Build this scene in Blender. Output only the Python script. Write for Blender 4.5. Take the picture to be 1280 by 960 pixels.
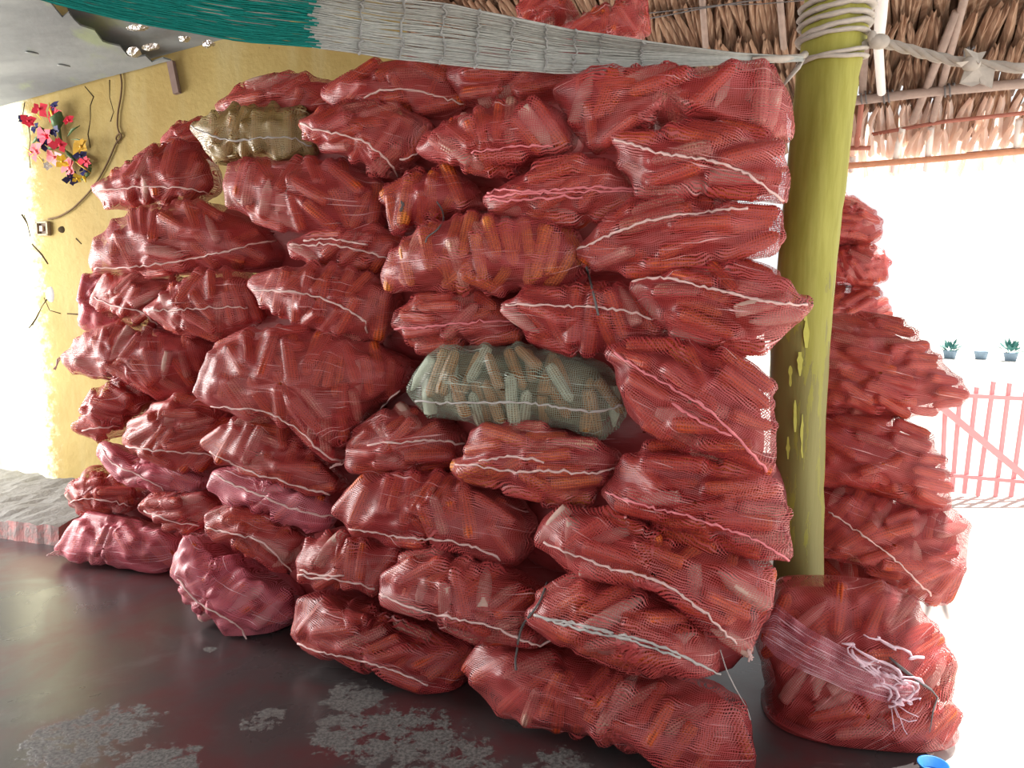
import bpy, bmesh, math, random
import numpy as np
from mathutils import Vector, Matrix, Quaternion
from mathutils.bvhtree import BVHTree

for o in list(bpy.data.objects):
    bpy.data.objects.remove(o)
SC = bpy.context.scene
COL = SC.collection
rnd = random.Random(7)
nr = np.random.RandomState(11)

# ------------------------------------------------------------------ camera, sky, sun, exposure
F = 967.0
PITCH = math.radians(7.0)
EYE = np.array([0.0, 0.0, 1.5])
cd = bpy.data.cameras.new('camera')
cam = bpy.data.objects.new('camera', cd)
COL.objects.link(cam)
cam.location = EYE
cam.rotation_euler = (math.radians(90) - PITCH, 0, 0)
cd.sensor_fit = 'HORIZONTAL'
cd.sensor_width = 36
cd.lens = 36 * F / 1280
cd.clip_end = 300
SC.camera = cam

w = bpy.data.worlds.new('sky')
SC.world = w
w.use_nodes = True
wn = w.node_tree.nodes
wbg = wn['Background']
wbg.inputs[0].default_value = (0.98, 0.99, 1.0, 1)
wbg.inputs[1].default_value = 1.32

sd = bpy.data.lights.new('sun', 'SUN')
sd.energy = 13.0
sd.angle = math.radians(0.6)
sd.color = (1, 0.96, 0.9)
sun = bpy.data.objects.new('sun', sd)
COL.objects.link(sun)
sun.rotation_euler = Vector((-0.44, -0.30, -0.85)).to_track_quat('-Z', 'Y').to_euler()

# daylight entering by the wide doorway beside the yellow wall
ad = bpy.data.lights.new('doorway_daylight', 'AREA')
ad.shape = 'RECTANGLE'
ad.size, ad.size_y = 2.2, 1.7
ad.energy = 350
ad.color = (1.0, 0.98, 0.95)
al = bpy.data.objects.new('doorway_daylight', ad)
COL.objects.link(al)
al.location = (-5.0, 4.5, 1.35)
al.rotation_euler = Vector((1, -0.08, -0.30)).to_track_quat('-Z', 'Z').to_euler()

SC.view_settings.view_transform = 'Standard'
SC.view_settings.look = 'None'
SC.view_settings.exposure = -0.32
SC.view_settings.gamma = 1
SC.view_settings.use_curve_mapping = False

# ------------------------------------------------------------------ helpers
cp, sp = math.cos(PITCH), math.sin(PITCH)


def ray(x, y):
    a, b = (x - 640) / F, (480 - y) / F
    return np.array([a, cp + b * sp, -sp + b * cp])


def at(x, y, Y):
    """the world point that lies in the photo's direction (x, y) at the distance Y in front of the camera"""
    d = ray(x, y)
    return EYE + d * (Y / d[1])


def on_floor(x, y, z=0.0):
    d = ray(x, y)
    return EYE + d * ((z - EYE[2]) / d[2])


def project(P):
    P = np.asarray(P) - EYE
    f = P[:, 1] * cp - P[:, 2] * sp
    u = P[:, 1] * sp + P[:, 2] * cp
    return np.stack([640 + F * P[:, 0] / f, 480 - F * u / f], 1)


def link(name, data, mat=None, parent=None, loc=None, smooth=True, kind=None, label=None):
    o = bpy.data.objects.new(name, data)
    COL.objects.link(o)
    if mat is not None and data is not None and not data.materials:
        data.materials.append(mat)
    if parent is not None:
        o.parent = parent
    if loc is not None:
        o.location = loc
    if kind:
        o['kind'] = kind
    if label:
        o['label'] = label
    return o


def tag(o, label, cat=None, group=None, kind=None):
    o['label'] = label
    if cat:
        o['category'] = cat
    if group:
        o['group'] = group
    if kind:
        o['kind'] = kind
    return o


def empty(name, loc, label=None, cat=None, group=None):
    o = bpy.data.objects.new(name, None)
    COL.objects.link(o)
    o.empty_display_size = 0.05
    o.location = loc
    if label:
        tag(o, label, cat, group)
    return o


def np_mesh(name, V, Q, uv=None, smooth=True):
    """mesh from vertex array and quad array (fast)"""
    me = bpy.data.meshes.new(name)
    V = np.asarray(V, np.float32)
    Q = np.asarray(Q, np.int32)
    k = Q.shape[1]
    me.vertices.add(len(V))
    me.vertices.foreach_set('co', V.ravel())
    me.loops.add(Q.size)
    me.loops.foreach_set('vertex_index', Q.ravel())
    me.polygons.add(len(Q))
    me.polygons.foreach_set('loop_start', np.arange(0, Q.size, k, dtype=np.int32))
    me.polygons.foreach_set('use_smooth', np.full(len(Q), smooth))
    if uv is not None:
        l = me.uv_layers.new(name='UVMap')
        l.data.foreach_set('uv', np.asarray(uv, np.float32)[Q.ravel()].ravel())
    me.update(calc_edges=True)
    return me


class MB:
    """collects shapes for one mesh"""

    def __init__(self):
        self.v, self.f = [], []

    def add(self, v, f):
        n = len(self.v)
        self.v += [tuple(p) for p in v]
        self.f += [tuple(i + n for i in q) for q in f]

    def box(self, c, s, R=None):
        c = Vector(c)
        v = []
        for dx in (-.5, .5):
            for dy in (-.5, .5):
                for dz in (-.5, .5):
                    p = Vector((dx * s[0], dy * s[1], dz * s[2]))
                    v.append(c + (R @ p if R else p))
        self.add(v, [(0, 1, 3, 2), (4, 6, 7, 5), (0, 4, 5, 1), (2, 3, 7, 6), (0, 2, 6, 4), (1, 5, 7, 3)])

    def tube(self, pts, r, n=6, cap=True, flat=1.0):
        pts = [Vector(p) for p in pts]
        rs = r if isinstance(r, (list, tuple)) else [r] * len(pts)
        t0 = (pts[1] - pts[0]).normalized()
        up = Vector((0, 0, 1)) if abs(t0.z) < .9 else Vector((0, 1, 0))
        v, f = [], []
        for i, p in enumerate(pts):
            t = (pts[min(i + 1, len(pts) - 1)] - pts[max(i - 1, 0)]).normalized()
            a = up - t * up.dot(t)
            a.normalize()
            up = a
            b = t.cross(a)
            for k in range(n):
                q = 2 * math.pi * k / n
                v.append(p + a * math.cos(q) * rs[i] * flat + b * math.sin(q) * rs[i])
        for i in range(len(pts) - 1):
            for k in range(n):
                f.append((i * n + k, i * n + (k + 1) % n, (i + 1) * n + (k + 1) % n, (i + 1) * n + k))
        if cap:
            f.append(tuple(range(n - 1, -1, -1)))
            f.append(tuple((len(pts) - 1) * n + k for k in range(n)))
        self.add(v, f)

    def blob(self, c, r, sx=1, sy=1, sz=1, seg=8, ring=5, R=None):
        v, f = [], []
        for i in range(ring + 1):
            a = math.pi * i / ring
            for k in range(seg):
                b = 2 * math.pi * k / seg
                p = Vector((r * sx * math.sin(a) * math.cos(b), r * sy * math.sin(a) * math.sin(b), r * sz * math.cos(a)))
                v.append(Vector(c) + (R @ p if R else p))
        for i in range(ring):
            for k in range(seg):
                f.append((i * seg + k, (i + 1) * seg + k, (i + 1) * seg + (k + 1) % seg, i * seg + (k + 1) % seg))
        self.add(v, f)

    def mesh(self, name, smooth=True):
        me = bpy.data.meshes.new(name)
        me.from_pydata(self.v, [], self.f)
        if smooth:
            me.polygons.foreach_set('use_smooth', [True] * len(me.polygons))
        me.update()
        return me

    def build(self, name, mat, parent=None, smooth=True, base=None, **kw):
        if base is not None:
            b = Vector(base)
            self.v = [tuple(Vector(p) - b) for p in self.v]
        o = link(name, self.mesh(name, smooth), mat, parent, **kw)
        if base is not None and parent is None:
            o.location = base
        return o


# ------------------------------------------------------------------ materials
class NT:
    def __init__(self, name):
        self.m = bpy.data.materials.new(name)
        self.m.use_nodes = True
        self.t = self.m.node_tree
        self.n = self.t.nodes
        self.bsdf = self.n['Principled BSDF']
        self.out = self.n['Material Output']

    def node(self, typ, **kw):
        o = self.n.new(typ)
        for k, v in kw.items():
            setattr(o, k, v)
        return o

    def set(self, sock, val):
        if hasattr(val, 'links'):
            self.t.links.new(val, sock)
        else:
            sock.default_value = val

    def math(self, op, a, b=0.0, c=None):
        o = self.node('ShaderNodeMath', operation=op)
        self.set(o.inputs[0], a)
        self.set(o.inputs[1], b)
        if c is not None:
            self.set(o.inputs[2], c)
        return o.outputs[0]

    def mrange(self, v, a, b, c=0.0, d=1.0):
        o = self.node('ShaderNodeMapRange')
        o.interpolation_type = 'SMOOTHSTEP'
        self.set(o.inputs[0], v)
        for i, q in enumerate((a, b, c, d)):
            self.set(o.inputs[i + 1], q)
        return o.outputs[0]

    def noise(self, vec, scale, detail=3, rough=.5, dist=0.0, color=False):
        o = self.node('ShaderNodeTexNoise')
        if vec is not None:
            self.set(o.inputs['Vector'], vec)
        o.inputs['Scale'].default_value = scale
        o.inputs['Detail'].default_value = detail
        o.inputs['Roughness'].default_value = rough
        o.inputs['Distortion'].default_value = dist
        return o.outputs['Color' if color else 'Fac']

    def mix(self, f, a, b):
        o = self.node('ShaderNodeMix', data_type='RGBA')
        self.set(o.inputs[0], f)
        self.set(o.inputs[6], a if hasattr(a, 'links') else (*a, 1))
        self.set(o.inputs[7], b if hasattr(b, 'links') else (*b, 1))
        return o.outputs[2]

    def mapping(self, vec, scale=(1, 1, 1), rot=(0, 0, 0)):
        o = self.node('ShaderNodeMapping')
        self.set(o.inputs[0], vec)
        o.inputs['Scale'].default_value = scale
        o.inputs['Rotation'].default_value = rot
        return o.outputs[0]

    def bump(self, h, strength=.5, dist=.01):
        o = self.node('ShaderNodeBump')
        self.set(o.inputs['Height'], h)
        o.inputs['Strength'].default_value = strength
        o.inputs['Distance'].default_value = dist
        self.t.links.new(o.outputs[0], self.bsdf.inputs['Normal'])

    def p(self, **kw):
        names = dict(color='Base Color', rough='Roughness', spec='Specular IOR Level', metal='Metallic', sheen='Sheen Weight')
        for k, v in kw.items():
            s = self.bsdf.inputs[names[k]]
            if k == 'color' and not hasattr(v, 'links'):
                v = (*v, 1)
            self.set(s, v)
        return self

    def coord(self, which='Object'):
        return self.node('ShaderNodeTexCoord').outputs[which]

    def pos(self):
        return self.node('ShaderNodeNewGeometry').outputs['Position']

    def rand(self):
        return self.node('ShaderNodeObjectInfo').outputs['Random']


def plain(name, col, rough=.6, spec=.3, var=0.25, scale=20):
    m = NT(name)
    n = m.noise(m.coord(), scale, 4)
    dark = tuple(c * (1 - var) for c in col)
    lite = tuple(min(1, c * (1 + var)) for c in col)
    m.p(color=m.mix(n, dark, lite), rough=rough, spec=spec)
    m.bump(n, .3, .004)
    return m.m


def net_material(name, c1, c2, cover=0.30, pu=.0066, pv=.0062, pale=(.85, .55, .55), thr=.68):
    """knitted plastic net: strands along v lines (weft) and u lines, open between them"""
    m = NT(name)
    uv = m.node('ShaderNodeUVMap').outputs[0]
    wob = m.noise(m.mapping(uv, (5, 9, 1)), 1.0, 3, .6, color=True)
    sepw = m.node('ShaderNodeSeparateColor')
    m.set(sepw.inputs[0], wob)
    sep = m.node('ShaderNodeSeparateXYZ')
    m.set(sep.inputs[0], uv)
    u = m.math('ADD', sep.outputs[0], m.math('MULTIPLY', sepw.outputs[0], .035))
    v = m.math('ADD', sep.outputs[1], m.math('MULTIPLY', sepw.outputs[1], .05))

    def strands(x, pitch, width):
        fr = m.math('FRACT', m.math('DIVIDE', x, pitch))
        d = m.math('ABSOLUTE', m.math('SUBTRACT', fr, .5))      # 0 on the strand, .5 between
        return m.math('LESS_THAN', d, width)

    # local tightness: where the net is bunched the strands cover more
    dens = m.mrange(m.noise(m.mapping(uv, (4, 14, 1)), 1.0, 4, .6), .3, .72, cover * .45, cover * 1.25)
    dens2 = m.mrange(m.noise(m.mapping(uv, (7, 5, 1)), 1.0, 3, .6), .3, .7, cover * .2, cover * .75)
    a = strands(v, pv, dens)
    b = strands(u, pu, dens2)
    # long bunched threads; the light they catch is painted in as a pale tone
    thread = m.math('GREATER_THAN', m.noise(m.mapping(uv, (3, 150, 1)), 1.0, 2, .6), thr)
    mask = m.math('MAXIMUM', m.math('MAXIMUM', a, b), thread)
    n1 = m.noise(uv, 3.0, 3)
    col = m.mix(m.mrange(n1, .3, .7), c1, c2)
    col = m.mix(m.math('MULTIPLY', m.rand(), .35), col, (.40, .05, .06) if c1[0] > c1[1] * 2 else c1)
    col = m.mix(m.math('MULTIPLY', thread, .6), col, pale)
    sheen_tone = m.mrange(m.noise(uv, 7.0, 4, .6), .5, .85, 0, .18)  # pale patches: the net's sheen painted into its colour
    col = m.mix(sheen_tone, col, (.60, .38, .36))
    m.p(color=col, rough=.42, spec=.65)
    m.bump(m.noise(m.mapping(uv, (25, 70, 1)), 1.0, 3), .35, .006)
    tr = m.node('ShaderNodeBsdfTransparent')
    mx = m.node('ShaderNodeMixShader')
    m.set(mx.inputs[0], mask)
    m.t.links.new(tr.outputs[0], mx.inputs[1])
    m.t.links.new(m.bsdf.outputs[0], mx.inputs[2])
    m.t.links.new(mx.outputs[0], m.out.inputs[0])
    return m.m


def cob_material(name, a, b, c, pale, pale_amt=.12):
    m = NT(name)
    oc = m.coord('Object')
    sep = m.node('ShaderNodeSeparateXYZ')
    m.set(sep.inputs[0], oc)
    ang = m.math('ARCTAN2', sep.outputs[1], sep.outputs[0])
    rows = m.math('SINE', m.math('MULTIPLY', ang, 12.0))
    kern = m.math('SINE', m.math('MULTIPLY', sep.outputs[2], 720.0))
    h = m.math('ADD', m.math('MULTIPLY', rows, .6), m.math('MULTIPLY', kern, .4))
    gap = m.mrange(h, -.7, .15, 1, 0)
    r = m.rand()
    col = m.mix(m.mrange(r, 0, .6), a, b)
    col = m.mix(m.math('GREATER_THAN', r, 1 - pale_amt), col, pale)
    n = m.noise(oc, 28, 4)
    col = m.mix(m.mrange(n, .5, .8, 0, .5), col, c)
    col = m.mix(m.math('MULTIPLY', gap, .8), col, tuple(q * .35 for q in a))
    m.p(color=col, rough=.42, spec=.45)
    m.bump(h, .6, .003)
    return m.m


M = {}
M['net_red'] = net_material('red_net', (.43, .036, .040), (.56, .095, .090), .25)
M['net_pink'] = net_material('daylit_pink_net', (.62, .11, .16), (.74, .22, .27), .32, pale=(.95, .75, .78), thr=.66)  # pinker copy of the red net, strong daylight painted into its colour
M['net_brown'] = net_material('olive_brown_net', (.30, .20, .07), (.40, .30, .13), .34, pale=(.6, .5, .3))
M['net_green'] = net_material('pale_green_net', (.42, .50, .40), (.30, .36, .27), .13, pale=(.7, .8, .72))
M['cob_red'] = cob_material('red_corn', (.56, .058, .018), (.72, .12, .025), (.80, .27, .07), (.62, .32, .25))
M['cob_tan'] = cob_material('tan_corn', (.42, .17, .05), (.50, .25, .09), (.58, .36, .16), (.55, .58, .45), .16)
M['cob_orange'] = cob_material('orange_corn', (.80, .16, .03), (.88, .28, .05), (.9, .42, .12), (.75, .45, .33))
M['husk'] = plain('dry_husk', (.58, .38, .32), .6, .3, .25, 60)
M['husk_green'] = plain('pale_husk', (.60, .66, .52), .6, .3, .2, 60)
M['core_red'] = plain('packed_red_corn', (.30, .035, .02), .7, .2, .7, 45)
M['core_tan'] = plain('packed_tan_corn', (.14, .08, .035), .7, .2, .7, 45)
M['seam'] = plain('pale_seam_cord', (.80, .55, .52), .7, .2, .15, 80)
M['seam_grey'] = plain('grey_seam_cord', (.55, .52, .50), .7, .2, .15, 80)
M['seam_red'] = plain('pink_hem', (.80, .24, .27), .6, .3, .15, 80)
M['string'] = plain('dark_twine', (.16, .15, .15), .7, .2, .2, 80)

# ------------------------------------------------------------------ the floor, ground, wall
E1 = np.array([math.cos(math.radians(25)), -math.sin(math.radians(25)), 0])
E2 = np.array([math.sin(math.radians(25)), math.cos(math.radians(25)), 0])


def floor_material():
    m = NT('worn_red_cement')
    p = m.pos()
    n1 = m.noise(p, 1.6, 5, .6, .4)
    n2 = m.noise(m.mapping(p, (1, 1, 1), (0, 0, .5)), 3.1, 6, .65, .6)
    n3 = m.noise(p, 19, 8, .72)
    big = None
    for (x, y), rad in (((95, 925), .26), ((150, 905), .20), ((190, 960), .2), ((440, 872), .16), ((500, 925), .30), ((430, 915), .18), ((560, 955), .25), ((262, 812), .04), ((330, 900), .12), ((700, 955), .15)):
        w_ = on_floor(x, y)
        vd = m.node('ShaderNodeVectorMath', operation='DISTANCE')
        m.set(vd.inputs[0], p)
        vd.inputs[1].default_value = tuple(w_)
        q = m.mrange(vd.outputs['Value'], rad * .35, rad * 1.15, 1, 0)
        big = q if big is None else m.math('MAXIMUM', big, q)
    col = m.mix(m.mrange(n1, .42, .62), (.060, .054, .055), (.092, .030, .033))
    col = m.mix(m.mrange(n2, .55, .75, 0, .7), col, (.105, .100, .102))
    worn = m.mrange(m.math('ADD', m.math('MULTIPLY', big, .22), m.math('ADD', m.math('MULTIPLY', n3, .72), m.math('MULTIPLY', n2, .28))), .655, .70)
    col = m.mix(worn, col, m.mix(m.mrange(m.noise(p, 75, 6, .7), .38, .62), (.075, .07, .068), (.18, .175, .165)))
    m.p(color=col, rough=m.mrange(n1, .3, .7, .24, .42), spec=.5)
    rg = m.math('ADD', m.mrange(n1, .3, .7, .24, .40), m.math('MULTIPLY', worn, .4))
    m.p(rough=rg)
    m.bump(m.math('ADD', m.math('MULTIPLY', n3, .4), worn), .25, .004)
    return m.m


mb = MB()
mb.box((-1.35, 0.5, -.05), (5.4, 12.4, .10))
fl = mb.build('floor', floor_material(), smooth=False)
tag(fl, 'worn dark red and grey polished cement floor', kind='structure')

gm = NT('pale_dust')
gm.p(color=gm.mix(gm.noise(gm.pos(), 2, 5), (.62, .58, .52), (.75, .72, .68)), rough=.9)
mb = MB()
mb.box((0, 10, -.13), (90, 90, .2))
tag(mb.build('ground', gm.m, smooth=False), 'sunlit pale bare yard', kind='structure')


def wall_material():
    m = NT('old_yellow_limewash')
    p = m.pos()
    n = m.noise(p, 2.0, 5, .6)
    n2 = m.noise(m.mapping(p, (5, 5, .7)), 1.0, 4, .6)
    n3 = m.noise(p, 22, 5, .65)
    col = m.mix(m.mrange(n, .3, .7), (.29, .205, .066), (.345, .26, .092))
    col = m.mix(m.mrange(n2, .45, .75, 0, .6), col, (.38, .32, .16))
    col = m.mix(m.mrange(m.noise(p, 5.5, 6, .7), .63, .72, 0, .7), col, (.25, .155, .04))
    spots = m.mrange(m.noise(p, 9, 3, .5), .74, .77)
    col = m.mix(spots, col, (.10, .07, .04))
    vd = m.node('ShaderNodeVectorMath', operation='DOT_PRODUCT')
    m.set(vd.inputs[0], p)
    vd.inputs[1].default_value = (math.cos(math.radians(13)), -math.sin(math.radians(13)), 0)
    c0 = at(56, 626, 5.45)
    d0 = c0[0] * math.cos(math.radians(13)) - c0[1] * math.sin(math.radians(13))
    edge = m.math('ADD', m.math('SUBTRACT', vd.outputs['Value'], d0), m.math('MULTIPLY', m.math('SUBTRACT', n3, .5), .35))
    col = m.mix(m.mrange(edge, -.02, .16, 1, 0), col, (.74, .72, .50))  # daylight glare on the return face, painted in as a pale tone
    m.p(color=col, rough=.75, spec=.25)
    m.bump(m.math('ADD', n3, m.math('MULTIPLY', n, 3.0)), .22, .02)
    return m.m


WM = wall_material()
# back wall: passes through the corner by the step and runs behind the pile
WC = at(56, 626, 5.45)
wdir = Vector((math.cos(math.radians(13)), -math.sin(math.radians(13)), 0))
wn_ = Vector((-wdir.y, wdir.x, 0))          # into the wall
WC = Vector((WC[0], WC[1], 0))


def wall_pt(x, y, off=0.0):
    """point of the wall's front face in the photo's direction (x, y), OFF metres in front of it"""
    d = Vector(ray(x, y))
    k = (WC - Vector(EYE)).dot(wn_) / d.dot(wn_)
    return Vector(EYE) + d * k - wn_ * off


def prism(outline, z0, z1, mat, name, label, bevel=.0):
    bm = bmesh.new()
    lo = [bm.verts.new((p[0], p[1], z0)) for p in outline]
    f = bm.faces.new(lo)
    r = bmesh.ops.extrude_face_region(bm, geom=[f])
    for v in r['geom']:
        if isinstance(v, bmesh.types.BMVert):
            v.co.z = z1
    bmesh.ops.recalc_face_normals(bm, faces=bm.faces)
    if bevel:
        ed = [e for e in bm.edges if abs(e.verts[0].co.z - e.verts[1].co.z) > .1]
        bmesh.ops.bevel(bm, geom=ed, offset=bevel, segments=5, affect='EDGES', profile=.5)
    me = bpy.data.meshes.new(name)
    bm.to_mesh(me)
    bm.free()
    o = link(name, me, mat)
    tag(o, label, kind='structure')
    return o


back = Vector((-.80, .86, 0))
a = WC
b = WC + wdir * 2.75
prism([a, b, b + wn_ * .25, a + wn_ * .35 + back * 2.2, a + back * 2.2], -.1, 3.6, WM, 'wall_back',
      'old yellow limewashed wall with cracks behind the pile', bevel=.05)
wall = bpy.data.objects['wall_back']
# cracks in the plaster: thin recess-dark lines
cm = plain('crack_dark', (.045, .03, .015), .9, .1, .2)
for pts in (((31, 128), (29, 140), (28, 150)), ((106, 108), (117, 121), (113, 132), (113, 150), (110, 168), (113, 185)),
            ((137, 100), (137, 122), (142, 140), (138, 152)), ((27, 268), (34, 280), (38, 296)),
            ((40, 305), (52, 318), (60, 330)), ((64, 360), (60, 372), (53, 382), (45, 398), (36, 410)),
            ((55, 372), (62, 388), (76, 392)), ((95, 298), (102, 305)), ((84, 392), (100, 393), (108, 399)),
            ((35, 150), (38, 175), (36, 190), (38, 210))):
    mb = MB()
    mb.tube([wall_pt(x, y, -.002) for x, y in pts], [.0035 + .004 * rnd.random() for _ in pts], 5)
    mb.build('crack', cm, wall)

# the step (rough cement ledge with a pinkish front) at the foot of the wall
sm = NT('rough_cement_step')
sp_ = sm.pos()
sn = sm.noise(sp_, 18, 6, .7)
nz = sm.node('ShaderNodeNewGeometry').outputs['Normal']
szp = sm.node('ShaderNodeSeparateXYZ')
sm.set(szp.inputs[0], nz)
ctop = sm.mix(sn, (.10, .095, .09), (.24, .23, .215))
cside = sm.mix(sm.mrange(sn, .4, .6), (.42, .19, .18), (.26, .20, .19))
sm.p(color=sm.mix(sm.mrange(szp.outputs[2], .3, .8), cside, ctop), rough=.85)
sm.bump(sn, .8, .02)
f0, f1 = on_floor(-140, 655), on_floor(74, 682)
f0, f1 = Vector(f0), Vector(f1)
bm = bmesh.new()
NX, NY = 26, 8
dd = (WC - f1)
grid = []
for i in range(NX + 1):
    row = []
    for j in range(NY + 1):
        t, s = i / NX, j / NY
        p = f0.lerp(f1, t)
        q = p.lerp(p + wn_ * .85, s)
        z = .13 + .006 * nr.randn() - (.02 if j == 0 else 0) + .03 * s
        row.append(bm.verts.new((q.x + .006 * nr.randn(), q.y + (.005 * nr.randn() if j == 0 else 0), z)))
    grid.append(row)
for i in range(NX):
    for j in range(NY):
        bm.faces.new((grid[i][j], grid[i + 1][j], grid[i + 1][j + 1], grid[i][j + 1]))
low = [bm.verts.new((r[0].co.x, r[0].co.y - .01, 0)) for r in grid]
for i in range(NX):
    bm.faces.new((low[i], low[i + 1], grid[i + 1][0], grid[i][0]))
lowr = [bm.verts.new((v.co.x, v.co.y, 0)) for v in grid[NX]]
for j in range(NY):
    bm.faces.new((lowr[j], lowr[j + 1], grid[NX][j + 1], grid[NX][j]))
bmesh.ops.recalc_face_normals(bm, faces=bm.faces)
me = bpy.data.meshes.new('step')
bm.to_mesh(me)
bm.free()
tag(link('trim_1', me, sm.m), 'rough broken cement step with faded pink front at the wall foot', kind='structure')

# ------------------------------------------------------------------ thatched ceiling
RO = np.array(at(1065, 125, 5.0))
SL = math.radians(30)
UP = -E2 * math.cos(SL) + np.array([0, 0, math.sin(SL)])     # up the slope, towards the camera
NRM = np.cross(E1, UP)
NRM = NRM / np.linalg.norm(NRM)
if NRM[2] > 0:
    NRM = -NRM                                               # points down into the room


def roof(u, v, h=0.0):
    return RO + E1 * u + UP * v + NRM * h


def thatch_material(name, a, b, c, trans=0.0):
    m = NT(name)
    oc = m.coord('Object')
    n = m.noise(m.mapping(oc, (60, 4, 60)), 1.0, 3)
    r = m.rand()
    col = m.mix(r, a, b)
    col = m.mix(m.mrange(n, .4, .7), col, c)
    m.p(color=col, rough=.6, spec=.3)
    m.bump(n, .4, .004)
    if trans:
        tl = m.node('ShaderNodeBsdfTranslucent')
        m.set(tl.inputs[0], (.9, .72, .6, 1))
        mx = m.node('ShaderNodeMixShader')
        mx.inputs[0].default_value = trans
        m.t.links.new(m.bsdf.outputs[0], mx.inputs[1])
        m.t.links.new(tl.outputs[0], mx.inputs[2])
        m.t.links.new(mx.outputs[0], m.out.inputs[0])
    return m.m


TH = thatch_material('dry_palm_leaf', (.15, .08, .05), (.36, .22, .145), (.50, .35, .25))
THW = thatch_material('glare_pale_palm_leaf', (.85, .76, .72), (.92, .86, .83), (.95, .9, .88), .65)  # pale copy of the leaf: overexposed sunlight put into its colour
TD = plain('dark_thatch', (.10, .055, .035), .9, .1, .5, 30)
POLE = plain('weathered_pole', (.36, .27, .23), .6, .3, .3, 25)
POLEW = plain('glare_white_pole', (.85, .82, .78), .6, .3, .05, 25)  # white copy of the pole, standing for sun glare on it
REDW = plain('red_brown_pole', (.40, .15, .11), .6, .3, .2, 25)

# solid body of the thatch: from the eave over the pile, past the camera, down the other side
bm = bmesh.new()
UA, UB = -7.2, 1.2
prof = [(.04, .0), (5.0, .0)]
A = [roof(UA, .05, -.06), roof(UB, .05, -.06), roof(UB, 5.2, -.06), roof(UA, 5.2, -.06)]
down = -E2 * math.cos(SL) - np.array([0, 0, math.sin(SL)])
B = [A[3] + down * 4.2, A[2] + down * 4.2]
up = np.array([0, 0, .14])
vs = [bm.verts.new(p) for p in A + B] + [bm.verts.new(p + up) for p in A + B]
for q in ((0, 1, 2, 3), (3, 2, 5, 4), (6, 9, 8, 7), (9, 10, 11, 8), (0, 6, 7, 1), (4, 5, 11, 10), (0, 3, 9, 6), (3, 4, 10, 9), (1, 7, 8, 2), (2, 8, 11, 5)):
    bm.faces.new([vs[i] for i in q])
bmesh.ops.recalc_face_normals(bm, faces=bm.faces)
me = bpy.data.meshes.new('ceiling')
bm.to_mesh(me)
bm.free()
ceil = link('ceiling', me, TD)
tag(ceil, 'palm thatch roof seen from below', kind='structure')


def leaf_mesh(seed, L=.55, W=.05):
    r = random.Random(seed)
    n = 5
    v, f = [], []
    curl = r.uniform(-.02, .03)
    for i in range(n + 1):
        t = i / n
        wd = W * (.55 + .9 * t) * (.75 if i == 0 else 1)
        x = r.uniform(-.006, .006) + curl * (1 - t) ** 2
        h = .055 * (1 - t) ** 1.5 - .055 * t
        y = .10 - L * t
        v += [(x - wd / 2, y, h - .014), (x, y, h + .014), (x + wd / 2, y, h - .014)]
    for i in range(n):
        for k in (0, 1):
            q = i * 3 + k
            f.append((q, q + 1, q + 4, q + 3))
    return v, f


leafs = []
for s in range(5):
    v, f = leaf_mesh(s, .50 + .05 * (s % 3), .045 + .008 * (s % 2))
    me = bpy.data.meshes.new('thatch_leaf')
    me.from_pydata(v, [], f)
    me.materials.append(TH)
    leafs.append(me)
RM = Matrix((Vector(E1), Vector(UP), Vector(NRM))).transposed().to_4x4()
leaf_objs, leaf_stuff = [], MB()
cands = []
for k in range(8):
    v0 = -.02 + .28 * k
    u = -5.2
    while u < 1.25:
        u += rnd.uniform(.029, .043)
        cands.append((u, v0 + rnd.uniform(-.03, .03), k))
vis = []
for u, v, k in cands:
    P = roof(u, v, .03)
    q = project(P[None])[0]
    vis.append((P[1] if (-20 < q[0] < 1300 and -15 < q[1] < 230 and not (q[0] < 585)) else 99, u, v, k))
vis.sort()
for i, (dep, u, v, k) in enumerate(vis):
    mat = Matrix.Translation(Vector(roof(u, v, .0))) @ RM @ Matrix.Rotation(rnd.uniform(-.16, .16), 4, 'Z') @ Matrix.Rotation(rnd.uniform(-.05, .05), 4, 'Y')
    me = leafs[rnd.randrange(5)]
    if i < 295 and dep < 90:
        o = link('thatch_leaf', me, parent=ceil)
        o.matrix_local = mat
    elif dep < 90 or (u > -4.5 and k < 6):
        leaf_stuff.add([mat @ x.co for x in me.vertices], [tuple(p.vertices) for p in me.polygons])
leaf_stuff.build('thatch', TH, ceil, smooth=False, kind='stuff')

# outer eave, sun glare painted into its pale leaves, lower than the ceiling's dark edge
eave = empty('eave_thatch', roof(1, -.35, .1))
eave['kind'] = 'structure'
tag(eave, 'sunlit overhanging thatch beyond the ceiling edge')
base = Vector(eave.location)
n_e = 0
for k in range(2):
    u = -.35
    while u < 1.35:
        u += rnd.uniform(.045, .06)
        me = leafs[rnd.randrange(5)]
        key = me.name + '_w'
        mw_ = bpy.data.meshes.get(key)
        if mw_ is None:
            mw_ = me.copy()
            mw_.name = key
            mw_.materials.clear()
            mw_.materials.append(THW)
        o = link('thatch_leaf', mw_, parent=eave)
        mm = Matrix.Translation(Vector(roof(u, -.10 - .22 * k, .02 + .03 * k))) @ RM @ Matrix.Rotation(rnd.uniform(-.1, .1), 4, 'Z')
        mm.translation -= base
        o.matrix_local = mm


def pole(name, pts, r, mat, parent, n=8, **kw):
    mb = MB()
    base = Vector(parent.location) if parent else Vector((0, 0, 0))
    mb.tube([Vector(p) - base for p in pts], r, n)
    return mb.build(name, mat, parent, **kw)


def roof_at(x, y, h):
    """point under the roof plane, H below it, in the photo's direction"""
    d = ray(x, y)
    p0 = roof(0, 0, h)
    k = np.dot(p0 - EYE, NRM) / np.dot(d, NRM)
    return EYE + d * k


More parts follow.
